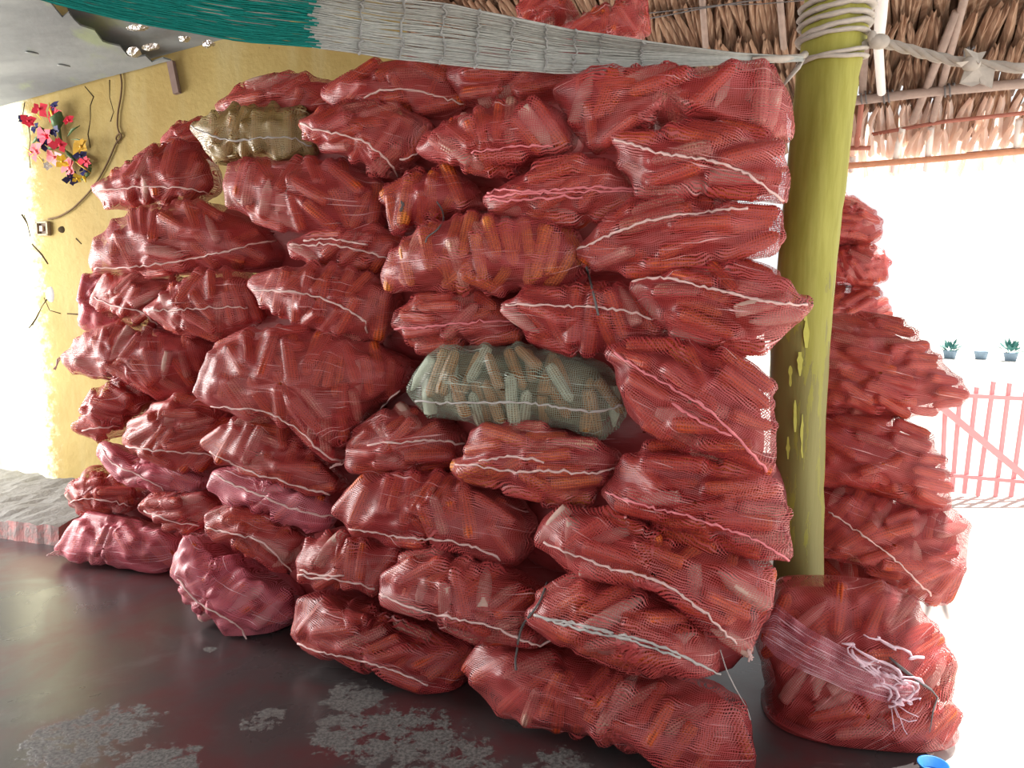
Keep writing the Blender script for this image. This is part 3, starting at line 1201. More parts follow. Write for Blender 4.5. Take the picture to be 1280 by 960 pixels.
# key, label, outline in the photo, depth step towards the viewer, keyword settings
LIST = [
 ('T1', 'dim red sack topmost against the yellow wall, behind the olive-brown sack', '266,133* 300,110 344,96 400,96 432,104 450,132 400,155 300,152', -.12, dict(tnorm=.3)),
 ('T2', 'red sack under the hammock with a long seam arching over its front', '402,112 440,92 482,73 525,74 562,84 584,112 590,138 560,156 510,142 440,134 405,130', -.06, dict(seams=('455,120 480,112 505,111 535,117 560,124 580,131',), husk=.05)),
 ('T3', 'short red sack without a visible seam wedged under the middle of the hammock', '552,84 600,78 660,78 715,86 730,112 705,132 645,134 590,140 566,115', -.1, dict(dom=1.4)),
 ('T4', 'longest red sack of the top course, its end at the post glaring white', '688,113* 705,97 740,87 800,86 870,85 930,78 957,77 977,97 990,128 994,155 986,190 940,172 870,168 800,178 768,196 733,190 712,150', -.03, dict(dom=1.3, husk=.2, T=.2)),
 ('A1', 'sliver of pale red sack peeping out beside the wall behind the olive-brown sack', '196,186 213,163 236,149 272,150 285,192 240,204', -.16, dict()),
 ('A2', 'olive-brown net sack high on the pile, the only brown one', '237,158* 272,138 310,132 344,132 378,137 392,158 400,197 361,205 302,198 275,207 262,184', .0, dict(net='net_brown', cob='cob_tan', seams=('240,160 256,166 275,174 300,176 330,172 365,172 390,182',), seam_mat='seam_grey', husk=.0)),
 ('A3', 'dusky pink sack with a pointed tip reaching towards the flower ornament', '116,237* 140,220 162,206 192,186 225,180 254,176 276,206 283,248 222,256 161,266 131,256', .0, dict(seams=('118,238 150,236 190,233 225,234 260,241',))),
 ('A4', 'plump rounded pink-red sack directly below the olive-brown one', '278,223 302,203 344,199 400,199 447,205 474,222 490,250 489,286 430,294 378,295 335,283 295,263 281,246', .03, dict(dom=1.9, husk=.14)),
 ('A5', 'red sack with a ragged pale seam, its tip overlapping the olive-brown sack', '370,150* 405,136 440,130 475,130 523,139 549,158 532,192 512,212 494,227* 470,214 440,200 395,184', .03, dict(seams=('372,151 395,163 425,167 450,175 475,190 492,208 497,222', '500,200 520,195 535,180'), husk=.02)),
 ('A6', 'broad red sack below the middle of the hammock, sharp tip beside the ragged-seamed sack', '516,191* 540,168 568,150 612,133 657,124 695,131 719,150 728,178 705,200 654,217 612,230 578,208 540,205', .05, dict(seams=('590,190 615,188 640,183 665,181 690,183',), seam_mat='seam_red', T=.19)),
 ('A7', 'small crumpled sack with bright orange cobs and a dark-tied mouth', '477,237 510,222 547,209 571,209 588,223 610,246 614,266 557,273 513,293 492,290 488,262', -.02, dict(cob='cob_orange', ties=((503, 252, -2, 12),), seam_mat='string', dom=1.4)),
 ('A8', 'red sack with a flat pink double hem straight across its front', '602,246* 632,228 657,213 712,195 750,193 776,203 786,226 797,237* 797,252 757,272 729,281 681,275 626,273', .02, dict(seams=('604,243 630,236 660,240 700,236 750,234 794,236', '606,247 640,243 690,241 740,239 794,240', '612,250 650,250 690,247 730,247'), seam_mat='seam_red', dom=.3, husk=.14)),
 ('A9', 'red sack under the longest top sack, white cord curving across it to the post', '766,172* 800,165 850,159 926,157 962,173 983,192 990,222 985,260* 950,251 890,245 840,247 797,242 778,210', .03, dict(seams=('768,173 790,180 815,190 840,194 875,198 905,205 935,218 960,235 980,252',), dom=.2, spread=.35)),
 ('B1', 'large pink sack beside the switch box, a thin seam sagging across it', '108,338 117,306 137,287 163,264 215,256 261,252 309,263 335,283 353,303 360,326 335,337 280,337 230,344 170,342', .02, dict(dom=1.9, seams=('112,336 160,334 220,328 270,318 315,305 345,300',), ties=((348, 298, 25, 10),))),
 ('B2', 'thin squashed sack with tangled pale threads wedged below the plump rounded sack', '351,303 385,293 430,288 478,284 505,292 517,312 497,330 470,340 420,337 375,327', -.03, dict(seams=('352,303 380,308 410,304 440,310 470,318 490,325', '380,300 420,298 460,306'), dom=.2)),
 ('B3', 'wide sack with orange cobs showing at its torn lower corner, dark thread above', '474,344* 490,322 516,292 557,273 606,266 661,272 715,282 733,310 740,346 716,367 680,362 625,370 570,362 540,366 495,366', .06, dict(dom=1.6, cob='cob_orange', husk=.12, T=.2)),
 ('B4', 'red sack with a slanting white seam, its end whitened by sun beside the post', '718,316* 743,285 775,264 800,251 850,245 920,257 950,263 980,268 978,322 930,324 890,336 840,345 790,346 750,339', .02, dict(seams=('722,313 745,300 775,288 805,277 840,269 875,267 905,262 935,260',), dom=.5)),
 ('C0', 'plain pink edge of a sack hidden behind others, against the yellow wall', '106,345 130,338 165,350 175,400 140,415 112,414 104,380', -.2, dict(net='net_pink')),
 ('C1', 'short lined pink sack below the large one by the switch box', '116,372* 124,347 163,338 205,340 243,350 234,376 207,402 185,406 150,397 128,385', -.02, dict(seams=('118,372 145,383 175,387 190,400 202,412',))),
 ('C2', 'red sack tapering to an empty flat pointed corner, seam running to the point', '176,389* 204,364 252,339 283,333 321,340 337,369 344,394 332,408 280,427 225,414 197,404', .03, dict(seams=('178,388 210,388 250,386 285,384 310,384',), dom=1.7)),
 ('C3', 'red sack with a square pink corner and a thick seam drooping across the front', '307,358* 318,350* 369,332 424,328 467,339 500,357 510,385 502,413 470,427 430,426 395,418 362,403 335,381', .03, dict(seams=('309,360 335,363 362,364 395,370 420,380 445,393 458,402 459,416',))),
 ('C4', 'small red sack with a level pink seam, wedged right above the pale green sack', '486,407* 512,378 542,362 584,357 624,368 641,382 648,410 661,421 632,431 587,431 539,445 508,425', .0, dict(seams=('488,410 520,410 560,406 600,402 640,402',), seam_mat='seam_red', dom=.25)),
 ('C5', 'red sack above the green one\'s other end, crossed by a pale cord and thick husks', '628,382* 659,361 700,364 745,357 790,361 822,380 848,405* 838,424 800,432 770,446 728,443 680,430 655,413', .03, dict(seams=('632,381 670,382 710,383 750,384 790,390 815,398 840,402 845,412',), husk=.14)),
 ('C6', 'red sack with wide pale husks and a thin tail poking across the yellow post', '788,353* 840,341 871,337 922,325 967,330 978,353 997,363 1012,381* 992,407 973,430 920,441 875,432 840,416 813,386', .04, dict(seams=('790,354 810,347 840,347 870,357 900,363 930,371 970,380 1008,381',), seam_mat='seam', husk=.3, dom=.2)),
 ('D1', 'long pink sack with a tied tail sticking out over the yellow wall', '73,448* 112,416 143,399 191,409 252,418 282,428 274,446 258,472 252,496 204,498 163,476 122,469 91,463', .0, dict(dom=1.8, ties=((74, 448, -6, 14),))),
 ('D2', 'big sack slumping across its neighbours, its pointed lower corner knotted', '249,482 266,437 305,416 362,408 424,415 475,430 517,450 524,475 495,494 470,517 450,550 428,580* 407,570 376,540 345,517 315,522 275,513 254,505', .13, dict(dom=1.75, T=.21, seams=('252,506 290,511 330,512 375,538 405,568 426,577', '500,486 475,512 455,542 440,568 428,577'), ties=((428, 577, -14, 8),), husk=.06)),
 ('D3', 'pale green net sack of tan cobs, the only green one', '511,503 520,465 543,438 580,430 646,431 721,440 766,454 776,496 785,514 757,548 721,539 652,531 597,532 553,522', .03, dict(net='net_green', cob='cob_tan', seams=('514,500 550,503 590,504 630,502 680,506 720,513 750,516 778,506',), seam_mat='seam_grey', dom=1.7, spread=.4, husk=.12)),
 ('D4', 'broad red sack slanting down beside the green sack towards the post', '766,438* 790,430 855,426 907,435 952,456 964,480 971,520 972,560 966,594* 945,590 905,570 860,557 822,548 788,527 770,482', .08, dict(dom=.1, spread=.35, seams=('768,440 800,462 850,490 890,515 925,550 960,590', '840,505 880,530 915,545'), seam_mat='seam_red', husk=.14, T=.2)),
 ('E1', 'small lined pink sack below the long one with a tail, end facing out', '92,538 108,503 129,478 156,473 180,482 206,496 192,515 163,538 149,550 101,547', .03, dict(seams=('95,542 108,536 130,534 148,533',))),
 ('E2', 'pink-red sack with a straight white seam along its underside', '149,550 163,533 208,499 246,492 277,508 303,520 294,562 284,584 218,588 180,575', .06, dict(seams=('152,556 185,563 220,566 255,566 280,572',), dom=.5)),
 ('E3', 'red-pink sack sloping down below the big knotted sack, white seam along its lower edge', '255,554 273,533 321,516 356,519 382,541 413,574 430,592 442,606 414,622 390,615 342,598 287,584 262,567', .1, dict(seams=('258,563 285,577 315,592 345,598 380,610 412,618',), dom=.9)),
 ('E4', 'small deep red sack wedged below the knotted corner, pink seam across it', '426,580 445,548 470,516 508,505 550,515 580,535 588,556 580,576 553,584 494,590 440,592', .02, dict(seams=('460,556 500,553 540,550 580,555',), seam_mat='seam', dom=.2, cob='cob_red')),
 ('E5', 'bright orange-looking sack with bunched slack net, under the green sack', '565,585* 588,570 586,537 597,531 652,528 702,531 747,553 783,565 771,594 745,622 707,630 652,618 611,601 573,594', .08, dict(cob='cob_orange', dom=.1, spread=.25, husk=.05, seams=('570,580 600,583 640,590 690,588 740,592 772,585', '600,575 640,570 680,578'), seam_mat='seam')),
 ('E6', 'long red sack with stretched net whose flat corner crosses the foot of the post', '748,616* 785,574 822,545 870,552 920,569 967,592 984,620 988,660 992,706* 945,694 880,667 830,652 793,643 765,635', .07, dict(dom=.15, spread=.3, seams=('752,614 790,628 840,640 890,655 940,672 985,700',), seam_mat='seam_red', T=.2)),
 ('F1', 'small striped pink sack resting above the cement step', '80,630 93,600 117,576 144,587 172,604 188,613 170,633 162,641 117,643 98,640', .05, dict(seams=('82,629 110,622 140,627 165,632',))),
 ('F2', 'pale glossy pink sack, washed bright by daylight, with a puckered corner pointing down', '123,553 150,554 180,571 215,584 264,588 264,604 243,620 226,631* 205,615 172,606 134,590', .07, dict(net='net_pink', seams=('127,560 140,580 170,592 205,612',))),
 ('F3', 'small pink sack squeezed below the glossy one\'s puckered corner', '166,636 186,614 207,616 230,622 250,610 280,619 287,636 258,652 246,667 220,662 190,651', .07, dict(seams=('168,634 195,645 222,655 250,655',))),
 ('F4', 'pink sack with a bright plain hem band hanging below its white seam', '260,590 275,583 309,586 361,604 413,621 425,643 413,667 378,662 344,645 303,631 268,616', .12, dict(net='net_pink', seams=('262,590 290,605 320,618 355,633 390,643 418,645',), dom=1.3)),
 ('F5', 'lined sack leaning over the floor sacks, thick pale cord snaking along it', '250,654 261,635 292,626 327,629 364,652 400,667 384,686 366,720 344,710 309,693 275,674', .14, dict(seams=('253,658 275,664 310,670 335,682 350,700 364,715',), dom=1.0)),
 ('F6', 'wide sack with whitish streaks and a gathered tail of net dropping at one end', '423,642 427,614 460,593 515,587 565,587 610,599 652,619 674,650 670,682 652,704 638,713* 610,697 560,685 512,678 440,666', .12, dict(dom=1.7, seams=('430,660 470,667 512,673 560,676 595,684 625,700',), husk=.12, T=.2)),
 ('F7', 'long red sack with pale cob ends and a knotted corner beside the upright sack', '674,657 683,643 711,631 766,634 821,653 889,670 941,691 964,706 964,743 950,787 941,818* 927,814 903,790 872,763 821,728 773,718 718,713 676,687', .14, dict(dom=1.0, spread=.7, seams=('680,678 715,694 760,710 800,718 840,735 880,765 920,805',), husk=.16, T=.21, ties=((936, 812, 2, 14),))),
 ('G1', 'shiny pink sack on the floor next to the cement step', '72,688* 89,660 113,642 155,640 199,655 239,667 236,690 222,722 172,717 117,703 79,693', .02, dict(net='net_pink', dom=1.9, ties=((74, 690, -14, 4),))),
 ('G2', 'shiny pink sack on the floor with its corner pointing out towards the viewer', '218,691 248,666 268,669 309,690 364,717 385,740 377,775 344,796 313,812* 303,799 268,775 234,755 220,720', .12, dict(net='net_pink', dom=1.1, seams=('222,722 245,752 275,770 300,782 313,810',))),
 ('G3', 'small striped red-pink sack on top of the floor row, thick white hem below', '366,700 381,681 416,663 477,670 521,687 502,711 480,735 470,745 426,735 374,728', .14, dict(seams=('368,716 390,723 420,725 455,732 472,738', '370,712 400,720 430,720'), dom=1.4)),
 ('G4', 'broad sack under the wide whitish-streaked one, smooth seam curling round its end', '471,744 488,718 521,687 560,682 601,691 649,710 672,722 692,735 676,768 690,796 682,812 632,800 581,790 532,769 491,752', .2, dict(seams=('474,742 500,755 540,768 580,775 620,785 650,800 675,808 687,800',), dom=1.0, husk=.12, T=.2)),
 ('G5', 'sack with a thick grey-white rope seam sagging along its lower front', '663,767* 690,730 718,715 773,715 821,729 872,760 902,788 898,830 903,848* 855,831 821,838 773,824 718,804 683,794', .2, dict(seams=('666,770 690,776 715,777 745,786 775,793 810,802 845,815 875,832 900,842', '668,767 700,780 740,790 790,800', '700,778 740,784 800,805 850,822'), seam_mat='seam_grey', dom=.4, T=.2)),
 ('H1', 'pink-red sack on the floor with a white seam along its foot, pale cobs bulging', '370,803 374,760 392,736 426,736 477,746 532,773 594,794 612,803 593,836 583,872 560,882* 546,869 532,857 477,838 419,824', .1, dict(dom=.9, seams=('373,805 400,815 435,822 475,832 510,845 535,857',), husk=.12, T=.22)),
 ('H2', 'largest floor sack nearest the viewer, below the one with the rope seam', '586,833 600,802 621,796 683,794 786,820 889,848 924,870 937,893 945,960 930,1010 855,965 772,931 717,917 638,897 601,866', .1, dict(dom=1.15, spread=.35, husk=.1, T=.23)),
]
# sacks on the far side of the post, on the open yard and on top
LIST2 = [
 ('I1', 'upright red sack with a torn pink mouth, standing in front of the post foot', '942,802 953,768 967,733 977,721 1032,719 1108,727 1142,749 1160,773 1172,798 1186,809 1184,843 1198,915 1198,940 1185,985 1070,1005 965,990 952,960 950,900 958,850', 0, dict(plane=2.62, T=.27, dom=.2, spread=.4, husk=.12)),
 ('J1', 'rust-red sack behind the post ending in a sharp point over the pink fence', '985,440 1000,405 1031,399 1081,397 1129,406 1151,424 1172,445 1193,466 1206,487 1213,493* 1184,508 1149,519 1108,522 1032,517 990,515', 0, dict(plane=3.55, T=.26, dom=.05, spread=.2, husk=.02)),
 ('J2', 'rust-red sack behind the post with a round blunt end, under the pointed one', '985,545 1000,518 1030,515 1108,518 1141,533 1169,555 1188,592 1188,622 1172,642 1130,628 1080,608 1026,602 990,600', 0, dict(plane=3.5, T=.27, dom=.1, spread=.25, husk=.02)),
 ('J3', 'rust-red sack behind the post with wide husks and a sunlit rim, third from its top', '985,625 1000,600 1026,598 1080,603 1130,620 1172,634 1193,632 1207,652 1212,682 1206,704 1189,718 1178,754* 1150,750 1110,730 1080,708 1029,694 990,690', 0, dict(plane=3.45, T=.27, dom=1.3, spread=.5, husk=.22, seams=('1035,640 1075,665 1120,700 1165,745',))),
 ('J4', 'dark shaded sack on the ground behind the upright one with the torn mouth', '985,690 1029,675 1080,690 1118,715 1135,742 1140,790 1100,830 1040,840 990,830', 0, dict(plane=3.6, T=.27, husk=.1)),
 ('K1', 'sunlit red sack topmost of the distant stack beyond the post', '1000,262 1035,240 1062,246 1088,262 1106,285 1100,306 1050,312 1000,308', 0, dict(plane=5.6, T=.35, net='net_red', cobs=True, tnorm=.2)),
 ('K2', 'sunlit red sack second down in the distant stack beyond the post', '1000,318 1035,306 1080,304 1104,318 1112,340 1104,358 1050,362 1000,358', 0, dict(plane=5.6, T=.35, cobs=True, tnorm=.2)),
 ('K3', 'sunlit red sack third down in the distant stack, just above the pointed sack', '1000,370 1035,358 1085,358 1108,372 1116,392 1104,412 1050,416 1000,412', 0, dict(plane=5.6, T=.35, cobs=True, tnorm=.2)),
 ('K4', 'distant red sack in shade low in the stack beyond the post, hidden by nearer sacks', '1000,424 1035,414 1085,414 1108,428 1116,450 1104,470 1050,474 1000,470', 0, dict(plane=5.6, T=.35, cobs=False, tnorm=.2)),
 ('K5', 'distant red sack on the ground under the stack beyond the post, hidden by nearer sacks', '1000,486 1035,474 1085,474 1110,488 1118,560 1104,618 1050,622 1000,618', 0, dict(plane=5.6, T=.35, cobs=False, tnorm=.2)),
 ('L1', 'plain red sack half hidden above the white part of the hammock', '640,30 655,0 672,-16 700,-14 716,8 722,30 700,46 660,44', 0, dict(plane=4.15, T=.2, tnorm=.3)),
 ('L2', 'red sack above the hammock with one crumpled white glaring end', '690,44 702,30 750,12 788,-2 804,-4* 806,20 809,48 800,62 740,62 700,56', 0, dict(plane=4.0, T=.2, tnorm=.3, dom=1.4)),
]
for key, label, outl, d, kw in LIST:
    make_sack(key, label, outl, d, **kw)
for key, label, outl, d, kw in LIST2:
    make_sack(key, label, outl, d, **kw)

# second row behind, glimpsed through the gaps
M['net_shade'] = net_material('shade_dark_red_net', (.30, .030, .035), (.36, .06, .06), .62)  # shade of the rear rows is put into this darker net colour
row_specs = []
for layer in range(2):
    for r in range(6):
        for k in range(5):
            z = .22 + .385 * r
            x = -2.02 + .70 * k + (.3 if (r + layer) % 2 else 0) + .05 * r
            if layer == 0 and r <= 3 and .62 < x < 1.24:
                x = .50
            if x > .62 + .25 * layer or (layer and x < -1.3) or x < -2.3 or (k == 0 and r == 5):
                continue
            yb_ = face_y(x) + .09 * z + .50 + .48 * layer
            if yb_ > WC.y + (x - WC.x) * wdir.y / wdir.x - .19:
                continue
            row_specs.append((x, z, r, k, layer))
row_specs += [(.05, 2.50, 6, 1, 1)]
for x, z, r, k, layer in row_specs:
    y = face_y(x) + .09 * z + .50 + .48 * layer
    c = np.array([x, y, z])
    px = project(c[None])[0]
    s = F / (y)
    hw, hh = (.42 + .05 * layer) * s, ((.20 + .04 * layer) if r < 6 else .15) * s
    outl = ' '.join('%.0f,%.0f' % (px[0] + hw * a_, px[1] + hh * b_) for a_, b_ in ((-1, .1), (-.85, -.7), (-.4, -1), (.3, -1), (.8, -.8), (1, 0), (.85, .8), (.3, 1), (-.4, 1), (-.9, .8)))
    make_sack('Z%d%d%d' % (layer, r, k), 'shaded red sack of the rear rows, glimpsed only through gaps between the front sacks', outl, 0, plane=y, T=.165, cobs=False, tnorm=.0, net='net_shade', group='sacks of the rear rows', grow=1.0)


# ------------------------------------------------------------------ yellow post
PY = 3.05
pm = NT('peeling_yellow_green_paint')
po = pm.coord('Object')
pn = pm.noise(pm.mapping(po, (14, 14, 2.2)), 1.0, 5, .65, .3)
pn2 = pm.noise(pm.mapping(po, (40, 40, 5)), 1.0, 4, .6)
psep = pm.node('ShaderNodeSeparateXYZ')
pm.set(psep.inputs[0], po)
peel = pm.mrange(psep.outputs[2], 1.0, 1.75, .44, .70)
pmask = pm.math('GREATER_THAN', pn, peel)
pcol = pm.mix(pm.mrange(pn2, .3, .7), (.31, .295, .048), (.38, .36, .075))
pwood = pm.mix(pn2, (.20, .18, .055), (.30, .27, .10))
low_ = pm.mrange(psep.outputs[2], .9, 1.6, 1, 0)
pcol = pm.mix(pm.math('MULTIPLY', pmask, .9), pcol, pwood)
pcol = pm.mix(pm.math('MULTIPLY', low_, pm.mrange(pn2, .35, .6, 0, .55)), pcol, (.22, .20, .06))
pm.p(color=pcol, rough=.6, spec=.35)
pm.bump(pm.math('ADD', pm.math('MULTIPLY', pmask, -1.0), pm.math('MULTIPLY', pn2, .5)), .7, .006)
ctr = [(1052, -60, 36), (1046, 10, 36), (1040, 60, 35), (1034, 105, 34), (1023, 200, 33.5), (1010, 300, 33), (1000, 430, 34), (998, 520, 32), (997, 610, 30), (997, 720, 30), (997, 800, 31)]
pts = [Vector(at(x, y, PY)) for x, y, r in ctr]
rr = [r * PY / F for x, y, r in ctr]
foot = pts[-1].copy()
foot.z = 0.0
pts.append(foot)
rr.append(rr[-1])
# resample with a slight hand-hewn irregularity
bm_p = MB()
fine, fr = [], []
for i in range(len(pts) - 1):
    for k in range(5):
        t = k / 5
        fine.append(pts[i].lerp(pts[i + 1], t))
        fr.append(rr[i] * (1 - t) + rr[i + 1] * t)
fine.append(pts[-1])
fr.append(rr[-1])
bm_p.tube(fine, fr, 20)
n = 20
for i in range(len(fine)):
    for k in range(n):
        v = Vector(bm_p.v[i * n + k])
        d = v - fine[i]
        q = math.atan2(d.y, d.x)
        sq = 1 + .05 * math.cos(4 * q + .6) + .025 * math.sin(3 * q + i * .35) + .012 * nr.randn()
        bm_p.v[i * n + k] = tuple(fine[i] + d * sq)
post = empty('wooden_post', foot, 'yellow-green painted wooden post with peeling paint, hammock tied round its top', 'post')
bm_p.v = [tuple(Vector(p) - foot) for p in bm_p.v]
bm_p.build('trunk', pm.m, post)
flk = plain('bright_paint_flake', (.46, .44, .085), .6, .3, .15, 60)
for (x, y, L, wd) in ((1008, 415, 40, 7), (1000, 455, 30, 9), (988, 470, 26, 5), (1003, 545, 55, 5), (985, 560, 28, 4), (1018, 440, 36, 3), (1012, 600, 40, 3), (994, 520, 40, 4), (1014, 500, 26, 6), (1006, 390, 22, 6)):
    mb = MB()
    V_, k_ = [], 7
    for i in range(k_):
        t = i / (k_ - 1)
        yy = y + L * (t - .5)
        wv = wd * math.sin(math.pi * (.12 + .76 * t)) * rnd.uniform(.35, 1.25) * .6
        for sg in (-1, 1):
            o_ = ctr[0]
            for a_, b_ in zip(ctr[:-1], ctr[1:]):
                if a_[1] <= yy <= b_[1]:
                    f_ = (yy - a_[1]) / (b_[1] - a_[1])
                    cxp, rp = a_[0] * (1 - f_) + b_[0] * f_, a_[2] * (1 - f_) + b_[2] * f_
            off = min(.93, abs(x + sg * wv - cxp) / rp)
            V_.append(Vector(at(x + sg * wv, yy, PY - rp * PY / F * (math.sqrt(1 - off * off) * 1.03 + .035))) - foot)
    mb.add(V_, [(2 * i, 2 * i + 1, 2 * i + 3, 2 * i + 2) for i in range(k_ - 1)])
    mb.build('paint_flake', flk, post, label='bright yellow flake of paint')

# ------------------------------------------------------------------ hammock
TEAL = plain('teal_cord', (.0, .20, .17), .6, .3, .3, 60)
WHC = plain('greyish_white_cord', (.44, .45, .425), .65, .3, .25, 60)
CLOTH = plain('faded_cloth_tie', (.48, .43, .38), .8, .2, .25, 40)
HSEC = np.array([(-80, -125, -40, 2.0), (50, -85, 0, 2.1), (150, -60, 25, 2.2), (300, -35, 52, 2.33), (390, -20, 59, 2.42), (480, -4, 72, 2.50), (560, 5, 81, 2.56), (620, 16, 87, 2.60),
                 (700, 34, 92, 2.66), (800, 50, 89, 2.72), (850, 57, 84, 2.76), (920, 66, 80, 2.81), (985, 70, 77, 2.86), (1006, 71, 76, 2.88)], float)


def hsec(x):
    return [np.interp(x, HSEC[:, 0], HSEC[:, i]) for i in (1, 2, 3)]


ham = empty('hammock', at(985, 74, 2.86), 'net hammock, teal then greyish white, slung across the top from the post', 'hammock')
hb = Vector(ham.location)
mt, mw2 = MB(), MB()
NC = 92
for j in range(NC):
    if rnd.random() < .13:
        continue
    f0_ = (j + .5) / NC + rnd.uniform(-.006, .006)
    cut = 392 + rnd.uniform(-14, 10)
    ph, ph2, am = rnd.uniform(0, 6.3), rnd.uniform(0, 6.3), rnd.uniform(.004, .024)
    for mbx, x0, x1, st in ((mt, -80, cut, 24), (mw2, cut, 1004, 18)):
        xs = np.linspace(x0, x1, max(3, int((x1 - x0) / st) + 1))
        pts = []
        for x in xs:
            tp, bt, Y = hsec(x)
            f = f0_ + am * math.sin(x / 38 + ph) + am * .6 * math.sin(x / 17 + ph2)
            f = min(max(f, 0), 1)
            sag = .10 * math.sin(math.pi * f) * (bt - tp) / 80
            p = at(x, tp + (bt - tp) * f, Y + sag + (j % 3 - 1) * .004)
            pts.append(Vector(p) - hb)
        mbx.tube(pts, [.0026 if x < 850 else .0022 for x in xs], 4)
o = mt.build('teal_cords', TEAL, ham, kind='stuff')
o['label'] = 'teal cords of the hammock net'
o = mw2.build('white_cords', WHC, ham, kind='stuff')
o['label'] = 'greyish white cords of the hammock net'
for x in (450, 502, 552, 595, 638, 680, 717, 748, 800):
    mb = MB()
    tp, bt, Y = hsec(x)
    pts = []
    for i in range(19):
        f = i / 18
        xx = x + rnd.uniform(-3.5, 3.5) + 4 * (1 - f)
        tp, bt, Y = hsec(xx)
        pts.append(Vector(at(xx, tp + (bt - tp) * f, Y - .012 + .10 * math.sin(math.pi * f) * (bt - tp) / 80)) - hb)
    mb.tube(pts, [rnd.choice((.002, .0035, .005)) for _ in pts], 5)
    mb.build('cross_cord', plain('cross_cord_grey', (.38, .38, .37), .7, .2, .4, 90) if x == 450 else bpy.data.materials['cross_cord_grey'], ham)
# gathered neck, loose end and turns round the post
mb = MB()
mb.tube([Vector(at(x, y, Y)) - hb for x, y, Y in ((940, 73, 2.82), (975, 74, 2.85), (1000, 72, 2.90), (1006, 68, 2.95))], [.006, .014, .013, .014], 8)
mb.build('gathered_neck', CLOTH, ham)
mb = MB()
mb.tube([Vector(at(x, y, Y)) - hb for x, y, Y in ((1004, 74, 2.90), (996, 86, 2.89), (986, 98, 2.88), (977, 110, 2.88))], [.010, .018, .014, .004], 6, flat=.4)
mb.build('loose_end', CLOTH, ham)
for y, tilt, th in ((6, 3, .017), (16, 5, .018), (28, 4, .017), (40, 7, .018), (49, 3, .015)):
    cx = np.interp(y, [q[1] for q in ctr], [q[0] for q in ctr])
    cc = Vector(at(cx, y, PY))
    rad = np.interp(y, [q[1] for q in ctr], [q[2] for q in ctr]) * PY / F + .010
    mb = MB()
    mb.tube([cc + Vector((math.cos(q) * rad, math.sin(q) * rad, tilt * .003 * math.cos(q) + rnd.uniform(-.002, .002))) - hb for q in np.linspace(0, 2 * math.pi, 25)], [th * rnd.uniform(.85, 1.1) for _ in range(25)], 8, flat=.6)
    mb.build('rope_turn', CLOTH, ham)
for (ya, yb, yc) in ((72, 66, 50), (66, 72, 62)):
    cc = Vector(at(1039, 66, PY))
    mb = MB()
    pts = []
    for q in np.linspace(math.pi, 2 * math.pi, 14):
        f = (q - math.pi) / math.pi
        yy = np.interp(f, [0, .5, 1], [ya, yb, yc])
        z = at(1039, yy, PY - .1)[2]
        pts.append(Vector((cc.x + math.cos(q) * .122, cc.y + math.sin(q) * .122, z)) - hb)
    mb.tube(pts, .013, 8, flat=.6)
    mb.build('rope_turn', CLOTH, ham)

rope = empty('cloth_rope', at(1098, 52, 2.98), 'twisted cloth rope running from the post past the thatch, with a frayed bow', 'rope')
rb = Vector(rope.location)
mb = MB()
rp = [(1072, 58, 3.0), (1098, 52, 2.97), (1130, 60, 2.93), (1165, 70, 2.88), (1200, 78, 2.84), (1240, 82, 2.80), (1300, 88, 2.72)]
pts = []
for i in range(len(rp) - 1):
    for k in range(4):
        t = k / 4
        q = [rp[i][m_] * (1 - t) + rp[i + 1][m_] * t for m_ in range(3)]
        pts.append(Vector(at(*q)) - rb)
for s_ in range(3):
    mb.tube([p + Vector((0, math.cos(i * .9 + s_ * 2.1) * .008, math.sin(i * .9 + s_ * 2.1) * .009)) for i, p in enumerate(pts)], .011, 6)
mb.build('strand', CLOTH, rope)
mb = MB()
mb.blob(Vector(at(1099, 52, 2.95)) - rb, .034, 1.2, .8, .8, 10, 7)
mb.blob(Vector(at(1090, 47, 2.95)) - rb, .022, .8, .8, 1.2, 8, 5)
mb.build('knot', CLOTH, rope)
mb = MB()
mb.blob(Vector(at(1214, 80, 2.80)) - rb, .030, 1.1, .8, .9, 10, 7)
mb.build('knot', CLOTH, rope)
for tri in (((1210, 78), (1206, 60), (1222, 66), (1233, 64), (1224, 80)), ((1208, 82), (1200, 104), (1216, 108), (1232, 101), (1222, 84)), ((1220, 82), (1244, 86), (1240, 110), (1226, 104)), ((1212, 76), (1196, 78), (1202, 84))):
    mb = MB()
    V_ = [Vector(at(x, y, 2.79 + rnd.uniform(-.02, .02))) - rb for x, y in tri]
    nn = len(V_)
    mb.add(V_ + [p + Vector((0, .006, 0)) for p in V_], [tuple(range(nn)), tuple(range(2 * nn - 1, nn - 1, -1))] + [(i, (i + 1) % nn, nn + (i + 1) % nn, nn + i) for i in range(nn)])
    mb.build('bow_end', CLOTH, rope, smooth=False)

